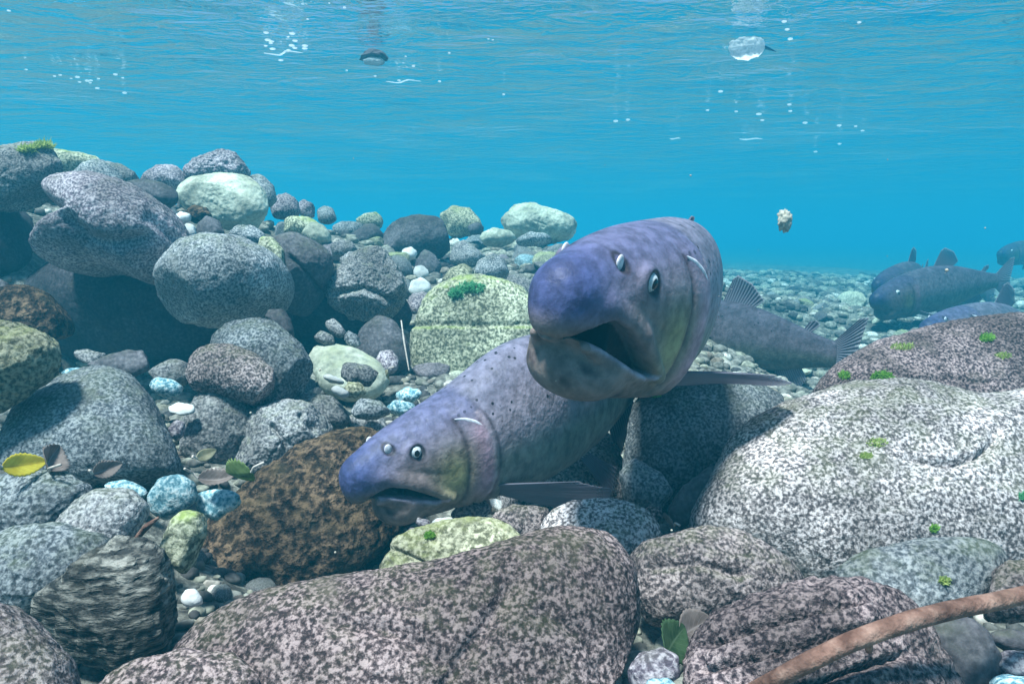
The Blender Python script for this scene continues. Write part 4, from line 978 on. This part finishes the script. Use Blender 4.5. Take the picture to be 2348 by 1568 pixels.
M['twig'] = rock_mat('twig_wood', (.11, .055, .04), (.22, .12, .09), (.36, .22, .17), grain=90, contrast=.16, bump=.6)
def tube(pts, radii, n=12, knob=0.0, seed=1):
    P = np.array(pts, float); k_ = max(40, 6 * len(P))
    d = np.concatenate([[0], np.cumsum(np.linalg.norm(np.diff(P, axis=0), axis=1))]); t = np.linspace(0, d[-1], k_)
    Q = np.stack([np.interp(t, d, P[:, i]) for i in range(3)], 1); rr_ = np.interp(t, d, radii)
    for _ in range(6): Q[1:-1] = .25 * Q[:-2] + .5 * Q[1:-1] + .25 * Q[2:]
    rng = np.random.default_rng(seed); VV = []
    for i in range(k_):
        T_ = Q[min(i + 1, k_ - 1)] - Q[max(i - 1, 0)]; T_ /= np.linalg.norm(T_)
        a = np.cross(T_, (0.1, 0.2, 1)); a /= np.linalg.norm(a); b_ = np.cross(T_, a)
        for j in range(n):
            w_ = 2 * math.pi * j / n; VV.append(Q[i] + (a * math.cos(w_) + b_ * math.sin(w_)) * rr_[i])
    VV = np.array(VV)
    if knob:
        ctr_ = np.repeat(Q, n, axis=0); dr = VV - ctr_; VV = ctr_ + dr * (1 + knob * fbm(VV * 60, 3))[:, None]
    F = [[i * n + j, i * n + (j + 1) % n, (i + 1) * n + (j + 1) % n, (i + 1) * n + j] for i in range(k_ - 1) for j in range(n)]
    F += [list(range(n))[::-1], [(k_ - 1) * n + j for j in range(n)]]
    return VV, F
def leaf(label, mat, u, v, d, length, width, az, tilt, roll=0, curl=.25, jag=0.0, stalk=True, name='leaf'):
    n, m_ = 28, 10
    s = np.linspace(0, 1, n); w_ = width * np.sin(np.pi * s ** .8) ** .75 * (1 + jag * np.sin(s * 60)) / 2 + 1e-4
    t = np.linspace(-1, 1, m_ + 1)
    X = np.repeat((s - .5) * length, m_ + 1).reshape(n, -1); Y = w_[:, None] * t[None]
    Z = curl * length * ((s[:, None] - .45) ** 2) + curl * .9 * np.abs(Y) + .012 * length * np.sin(s * 9)[:, None] * t[None]
    G = np.stack([X, Y, Z], -1).reshape(-1, 3); N = len(G)
    id_ = np.arange(N).reshape(n, m_ + 1)
    q = np.stack([id_[:-1, :-1], id_[1:, :-1], id_[1:, 1:], id_[:-1, 1:]], -1).reshape(-1, 4)
    ring = np.concatenate([id_[:, 0], id_[-1, 1:], id_[::-1, -1][1:], id_[0, ::-1][1:-1]]); r2 = np.roll(ring, -1)
    th = np.array([0, 0, .0007])
    me = mesh_np('blade', np.concatenate([G, G - th]), np.concatenate([q, q[:, ::-1] + N, np.stack([ring, ring + N, r2 + N, r2], 1)]))
    a_ = me.attributes.new('leaf', 'FLOAT_VECTOR', 'POINT'); uv = np.stack([np.repeat(s, m_ + 1), np.tile(t, n), np.zeros(N)], 1)
    a_.data.foreach_set('vector', np.concatenate([uv, uv]).astype(np.float32).ravel())
    root = bpy.data.objects.new(name, None); C.objects.link(root); root.empty_display_size = .02
    root.location = at(u, v, d); root.rotation_euler = (R(tilt), R(roll), R(az)); tag(root, label, 'leaf')
    obj('blade', me, M[mat], root)
    if stalk:
        VV, F = tube([(-length * .5, 0, curl * length * .2), (-length * .62, .004, curl * length * .34), (-length * .78, .002, curl * length * .75)], [.0012, .001, .0012], 8)
        obj('stalk', mesh_np('stalk', VV, F), M['stalk'], root)
    return root
leaf('bright yellow leaf caught against the broad blue-grey boulder', 'leaf_yellow', 54, 1066, .62, .036, .020, 62, 66, 8, .3, .05)
leaf('shrivelled brown leaf with a raised stalk next to the yellow leaf', 'leaf_brown', 110, 1062, .64, .034, .026, 110, 50, -20, .9, .12)
leaf('thin grey-brown leaf standing in front of the broad blue-grey boulder', 'leaf_brown', 240, 1078, .66, .03, .016, 70, 62, 0, .6, .1)
leaf('torn green leaf lying by the flat turquoise stone', 'leaf_green', 540, 1090, .66, .036, .028, 150, 58, 10, .5, .12)
leaf('pointed tan leaf tip sticking up behind the green leaf', 'leaf_tan', 472, 1042, .74, .030, .012, 75, 60, 0, .2)
leaf('brown curled leaf scrap between the turquoise stones', 'leaf_brown', 500, 1100, .69, .034, .018, 15, 40, 0, .8, .12)
leaf('deep green serrated leaf sunk in the gap beside the ridged boulder', 'leaf_deep', 1546, 1468, .47, .036, .028, 60, 52, 0, .2, .08, stalk=False)
leaf('brown leaf behind the deep green serrated leaf', 'leaf_brown', 1590, 1440, .49, .034, .026, 40, 55, 0, .3, .04, stalk=False)
leaf('upright tan leaf blade beside the pale turquoise-grey slab', 'leaf_tan', 886, 862, 1.02, .05, .014, 100, 70, 20, .3)
leaf('small pale leaf scrap in the cleft below the grey speckled boulder', 'leaf_brown', 1530, 1192, .74, .03, .014, 100, 70, 0, .2)
# twigs
VV, F = tube([at(1700, 1600, .395), at(1800, 1545, .385), at(1930, 1478, .38), at(2060, 1430, .385), at(2190, 1395, .40), at(2300, 1375, .41), at(2440, 1340, .43)], [.0046, .0048, .0050, .0052, .0050, .0049, .0046], 16, .06)
c0 = VV.mean(0); tw = obj('twig', mesh_np('twig', VV - c0, F), M['twig'], loc=c0); tag(tw, 'long reddish brown twig lying across the ridged boulder', 'twig')
VV, F = tube([at(1985, 1455, .383), at(1990, 1474, .386), at(1992, 1490, .392)], [.003, .0025, .002], 8, .2); obj('stub', mesh_np('stub', VV - c0, F), M['twig'], tw)
VV, F = tube([at(308, 1240, .585), at(335, 1208, .58), at(364, 1186, .58)], [.002, .0028, .001], 8, .2)
c0 = VV.mean(0); tag(obj('twig', mesh_np('twig', VV - c0, F), M['twig'], loc=c0), 'short splinter of wood beside the grey-brown oblong boulder', 'twig')
VV, F = tube([at(920, 735, 1.24), at(926, 780, 1.22), at(938, 850, 1.2)], [.0012, .0016, .001], 8, .2)
c0 = VV.mean(0); tag(obj('twig', mesh_np('twig', VV - c0, F), M['stalk'], loc=c0), 'thin pale stem hanging beside the dark dome-shaped rock', 'twig')

# algae tufts, growing on the rocks
leaf_mat('algae_bright', (.25, .50, .06), (.42, .68, .12), (.3, .55, .1)); leaf_mat('algae_teal', (.16, .52, .24), (.28, .68, .36), (.2, .55, .3)); leaf_mat('algae_yellow', (.48, .58, .12), (.62, .72, .22), (.5, .6, .2))
from mathutils.bvhtree import BVHTree
def surf_hit(o, u, v):
    me_ = o.data; bv = BVHTree.FromPolygons([vv.co[:] for vv in me_.vertices], [p_.vertices[:] for p_ in me_.polygons])
    org = Vector(CAM) - o.location; dr = Vector(ray(u, v)).normalized()
    return bv, bv.ray_cast(org, dr)
def algae(label, rocklabel, spots, mat, n=260, length=.007, wid=.0008):
    o = rock_objs[rocklabel]; VV, F = [], []
    bv = None; cen = None
    for (u, v, ru, rv_) in spots:
        for i in range(n):
            a, q = RNG.uniform(0, 6.28), math.sqrt(RNG.random())
            if bv is None: bv, h_ = surf_hit(o, u, v)
            org = Vector(CAM) - o.location; dr = Vector(ray(u + ru * q * math.cos(a), v + rv_ * q * math.sin(a))).normalized()
            loc_, nr_, _, _ = bv.ray_cast(org, dr)
            if loc_ is None: continue
            p = np.array(loc_) + np.array(o.location); nn = np.array(nr_)
            if nn @ np.array(dr) > 0: nn = -nn
            if cen is None: cen = p.copy()
            g = nn + RNG.normal(size=3) * .45 + np.array([.25, 0, .15]); g /= np.linalg.norm(g)
            sd_ = np.cross(g, RNG.normal(size=3)); sd_ /= np.linalg.norm(sd_)
            l_ = length * RNG.uniform(.4, 1.2) * (1.1 - .5 * q); b0 = len(VV)
            bendv = RNG.normal(size=3) * .3
            for k_, (f_, ww) in enumerate(((-.15, 1), (.5, .8), (1, .15))):
                c_ = p + (g * f_ + bendv * f_ * f_ * .5) * l_ - cen
                VV += [c_ - sd_ * wid * ww, c_ + sd_ * wid * ww]
            F += [[b0, b0 + 1, b0 + 3, b0 + 2], [b0 + 2, b0 + 3, b0 + 5, b0 + 4]]
    if not VV: return
    tag(obj('algae_tuft', mesh_np('algae_tuft', np.array(VV), np.array(F)), M[mat], loc=cen), label, 'algae')
US = 'upper slab of the great boulder with green algae spots'; GP = 'great pale speckled granite boulder on the right'
algae('largest bright green algae tuft on the upper slab of the great boulder', US, [(2022, 864, 26, 13)], 'algae_bright', 320)
algae('small algae tuft left of the largest one on the upper slab', US, [(1936, 862, 14, 9)], 'algae_bright', 160)
algae('green algae tuft high on the crest of the upper slab', US, [(2262, 776, 18, 8)], 'algae_bright', 220)
algae('thin yellowish algae on the left shoulder of the upper slab', US, [(2070, 795, 30, 8)], 'algae_yellow', 200, .005)
algae('faint yellowish algae film below the crest of the upper slab', US, [(2300, 815, 20, 8)], 'algae_yellow', 120, .004)
algae('yellowish algae smear on the face of the great pale boulder', GP, [(2010, 1015, 26, 10), (1985, 1045, 16, 8)], 'algae_yellow', 120, .004)
algae('small green algae tuft low on the great pale boulder', GP, [(2140, 1212, 10, 8)], 'algae_bright', 120, .005)
algae('small teal algae tuft at the right end of the great pale boulder', GP, [(2345, 1138, 10, 8)], 'algae_teal', 120, .005)
algae('green algae tuft on the flat yellow-green rock', 'flat yellow-green rock with a dark gash', [(985, 1228, 13, 8)], 'algae_bright', 200, .004)
algae('teal green weed lying over the top of the algae-topped granite boulder', 'granite boulder with a green algae top and a ledge, behind both salmon', [(1080, 660, 34, 12), (1045, 674, 16, 10)], 'algae_teal', 260, .012, .0014)
algae('bright algae fringe crowning the highest rock of the bank', 'grey rock with a cap of bright green algae, at the top of the bank', [(105, 336, 36, 6), (60, 345, 20, 6)], 'algae_yellow', 300, .014, .0014)
algae('yellow-green tuft on the smooth pale greenish stone', 'smooth pale greenish stone in front of the great pale boulder', [(2165, 1332, 14, 8)], 'algae_yellow', 120, .004)
algae('small green tuft on top of the grey speckled boulder', 'grey speckled boulder below the open-mouthed salmon', [(1500, 905, 18, 8)], 'algae_bright', 140, .006)

# foam and bubbles held under the surface, and what drifts in the water
fo, nt, b = newmat('foam'); L = nt.links
tcf = nd(nt, 'ShaderNodeTexCoord'); nf = nd(nt, 'ShaderNodeTexNoise', Scale=60.0, Detail=3.0); L.new(tcf.outputs['Object'], nf.inputs['Vector'])
rf = ramp(nt, [(.3, (.80, .86, .90)), (.7, (.95, .97, .98))], nf.outputs[0]); L.new(rf.outputs[0], b.inputs['Base Color']); b.inputs['Roughness'].default_value = .3
tlf = nd(nt, 'ShaderNodeBsdfTranslucent'); L.new(rf.outputs[0], tlf.inputs['Color'])
mf = nd(nt, 'ShaderNodeMixShader'); mf.inputs[0].default_value = .75; L.new(b.outputs[0], mf.inputs[1]); L.new(tlf.outputs[0], mf.inputs[2]); L.new(mf.outputs[0], nt.nodes['Material Output'].inputs['Surface'])
M['foam'] = fo
def surf_pt(u, v, dz=-.03):
    d = ray(u, v); s = (SURF + dz - CAM[2]) / d[2]; return CAM + d * s, s
Db, Fb = ico(3)
bub = mesh_np('bubble', Db * np.array([1, 1, .7]), Fb); bub.materials.append(M['foam'])
def bubbles(label, group, pts, rpx=(3, 6), flat=1.0):
    for (u, v) in pts:
        p, s = surf_pt(u, v); r_ = RNG.uniform(*rpx) / FPX * s
        o = obj('bubble', bub, None, loc=p); o.scale = (r_ * flat, r_ * flat * .9, r_ * .8); tag(o, label, 'bubble', group)
jit = lambda c, n, su, sv_: [(c[0] + RNG.normal() * su, c[1] + RNG.normal() * sv_) for _ in range(n)]
bubbles('tiny air bubble in the streak of foam below the surface, near the drifting bark', 'bubbles of the foam streak', jit((650, 105), 16, 42, 14), (2.2, 4.5), 1.6)
bubbles('tiny air bubble clinging under the surface over the left bank', 'bubbles over the left bank', jit((200, 190), 12, 40, 18) + [(60, 160), (125, 175), (20, 25)], (2.2, 4.5), 1.3)
bubbles('lone air bubble scattered around the drifting bark', 'bubbles around the drifting bark', [(755, 8), (790, 18), (705, 45), (795, 162), (860, 175), (930, 130), (948, 152), (1008, 187), (1030, 122), (1120, 90), (1130, 92), (1155, 217), (915, 185)], (2.2, 4.2))
bubbles('air bubble in the loose row under the surface above the open-mouthed salmon', 'row of bubbles above the open-mouthed salmon', [(1412, 278), (1440, 275), (1622, 253), (1652, 210), (1688, 256), (1740, 262), (1748, 276), (1810, 240), (1812, 255), (1846, 282), (1924, 288), (1962, 290), (1978, 300), (1925, 330), (1870, 348), (1805, 68), (1812, 90), (1798, 50), (1970, 52)], (2.4, 5.0), 1.3)
def foam_streak(label, u, v, lu, w_px):
    p0, s0 = surf_pt(u - lu / 2, v); p1, s1 = surf_pt(u + lu / 2, v); w_ = w_px / FPX * s0
    VV, F = tube([p0, (p0 * 2 + p1) / 3 + [0, .02, 0], (p0 + p1 * 2) / 3 - [0, .02, 0], p1], [w_ * .4, w_, w_ * .8, w_ * .3], 10, .5)
    c_ = VV.mean(0); tag(obj('foam_streak', mesh_np('foam_streak', (VV - c_) * [1, 1.6, .6], F), M['foam'], loc=c_), label, 'foam')
foam_streak('thin level foam streak under the surface, the longer of two', 1722, 319, 52, 2.6)
foam_streak('short level foam streak left of the longer one', 1548, 318, 24, 2.4)
foam_streak('slanting foam thread past the drifting bark', 925, 187, 80, 2.2)
foam_streak('bright foam thread leading out of the foam streak bubbles', 650, 122, 90, 2.6)
# the white foam raft with its dark leaf
p, s_ = surf_pt(1712, 108, -.045); D, F = ico(5)
V = D * np.array([.052, .05, .036]); V = V * (1 + .2 * fbm(D * 2.2 + 5, 3) + .12 * fbm(D * 9, 2))[:, None]
fr_ = bpy.data.objects.new('foam_raft', None); C.objects.link(fr_); fr_.location = p; tag(fr_, 'brilliant white foam raft with a blue rim on the surface', 'foam')
keep_ = (D[F][:, :, 2].max(1) < .55); obj('foam', mesh_np('foam', V, F[keep_]), M['foam'], fr_)
plain('blue_leaf', (.02, .16, .32), .5, .3); plain('bark', (.10, .08, .09), .8, .2)
n_ = 20; th_ = np.linspace(0, 1, n_); VV = []
for t_ in th_:
    for sgn in (-1, 1):
        VV.append((-.02 + .11 * t_, .012 + sgn * .018 * math.sin(math.pi * t_) - .02 * t_, .030 - .045 * t_)); VV.append((-.02 + .11 * t_, .012 + sgn * .018 * math.sin(math.pi * t_) - .02 * t_, .028 - .045 * t_))
F = []
for i in range(n_ - 1):
    a0, b0 = 4 * i, 4 * i + 4
    F += [[a0, a0 + 2, b0 + 2, b0], [a0 + 1, b0 + 1, b0 + 3, a0 + 3], [a0, b0, b0 + 1, a0 + 1], [a0 + 2, a0 + 3, b0 + 3, b0 + 2]]
obj('rim_leaf', mesh_np('rim_leaf', np.array(VV), np.array(F)), M['blue_leaf'], fr_)
# drifting bark
p, s_ = surf_pt(858, 133, -.035)
dbk = bpy.data.objects.new('drifting_bark', None); C.objects.link(dbk); dbk.location = p; tag(dbk, 'scrap of dark bark with a white underside drifting at the surface', 'bark')
V = D * np.array([.045, .03, .018]) * (1 + .25 * fbm(D * 2 + 1, 3))[:, None]; V[:, 2] += .010 * np.cos(V[:, 0] * 40)
obj('bark', mesh_np('bark', V, ico(5)[1]), M['bark'], dbk)
V = D * np.array([.036, .024, .012]) * (1 + .3 * fbm(D * 2 + 8, 3))[:, None] + np.array([.0, -.006, -.013])
obj('underside_foam', mesh_np('underside_foam', V, ico(5)[1]), M['foam'], dbk)
# drifting flake and specks
plain('flake', (.48, .44, .36), .8, .2)
V, F = ico(4); V = V * np.array([.011, .008, .018]) * (1 + .7 * fbm(V * 2.4 + 3, 3) + .3 * fbm(V * 7, 2))[:, None]
tag(obj('drifting_flake', mesh_np('drifting_flake', V, F), M['flake'], loc=at(1800, 505, 1.3)), 'crumbly beige flake drifting in open water', 'flake')
sp_me = mesh_np('speck', Db, Fb); sp_me.materials.append(M['flake'])
for i in range(46):
    u, v, d = RNG.uniform(60, 2300), RNG.uniform(330, 1300), RNG.uniform(.45, 1.6)
    o = obj('speck', sp_me, None, loc=at(u, v, d)); o.scale = [RNG.uniform(.0004, .0011)] * 3
    tag(o, 'tiny pale speck drifting in the water', 'speck', 'specks drifting in the water')
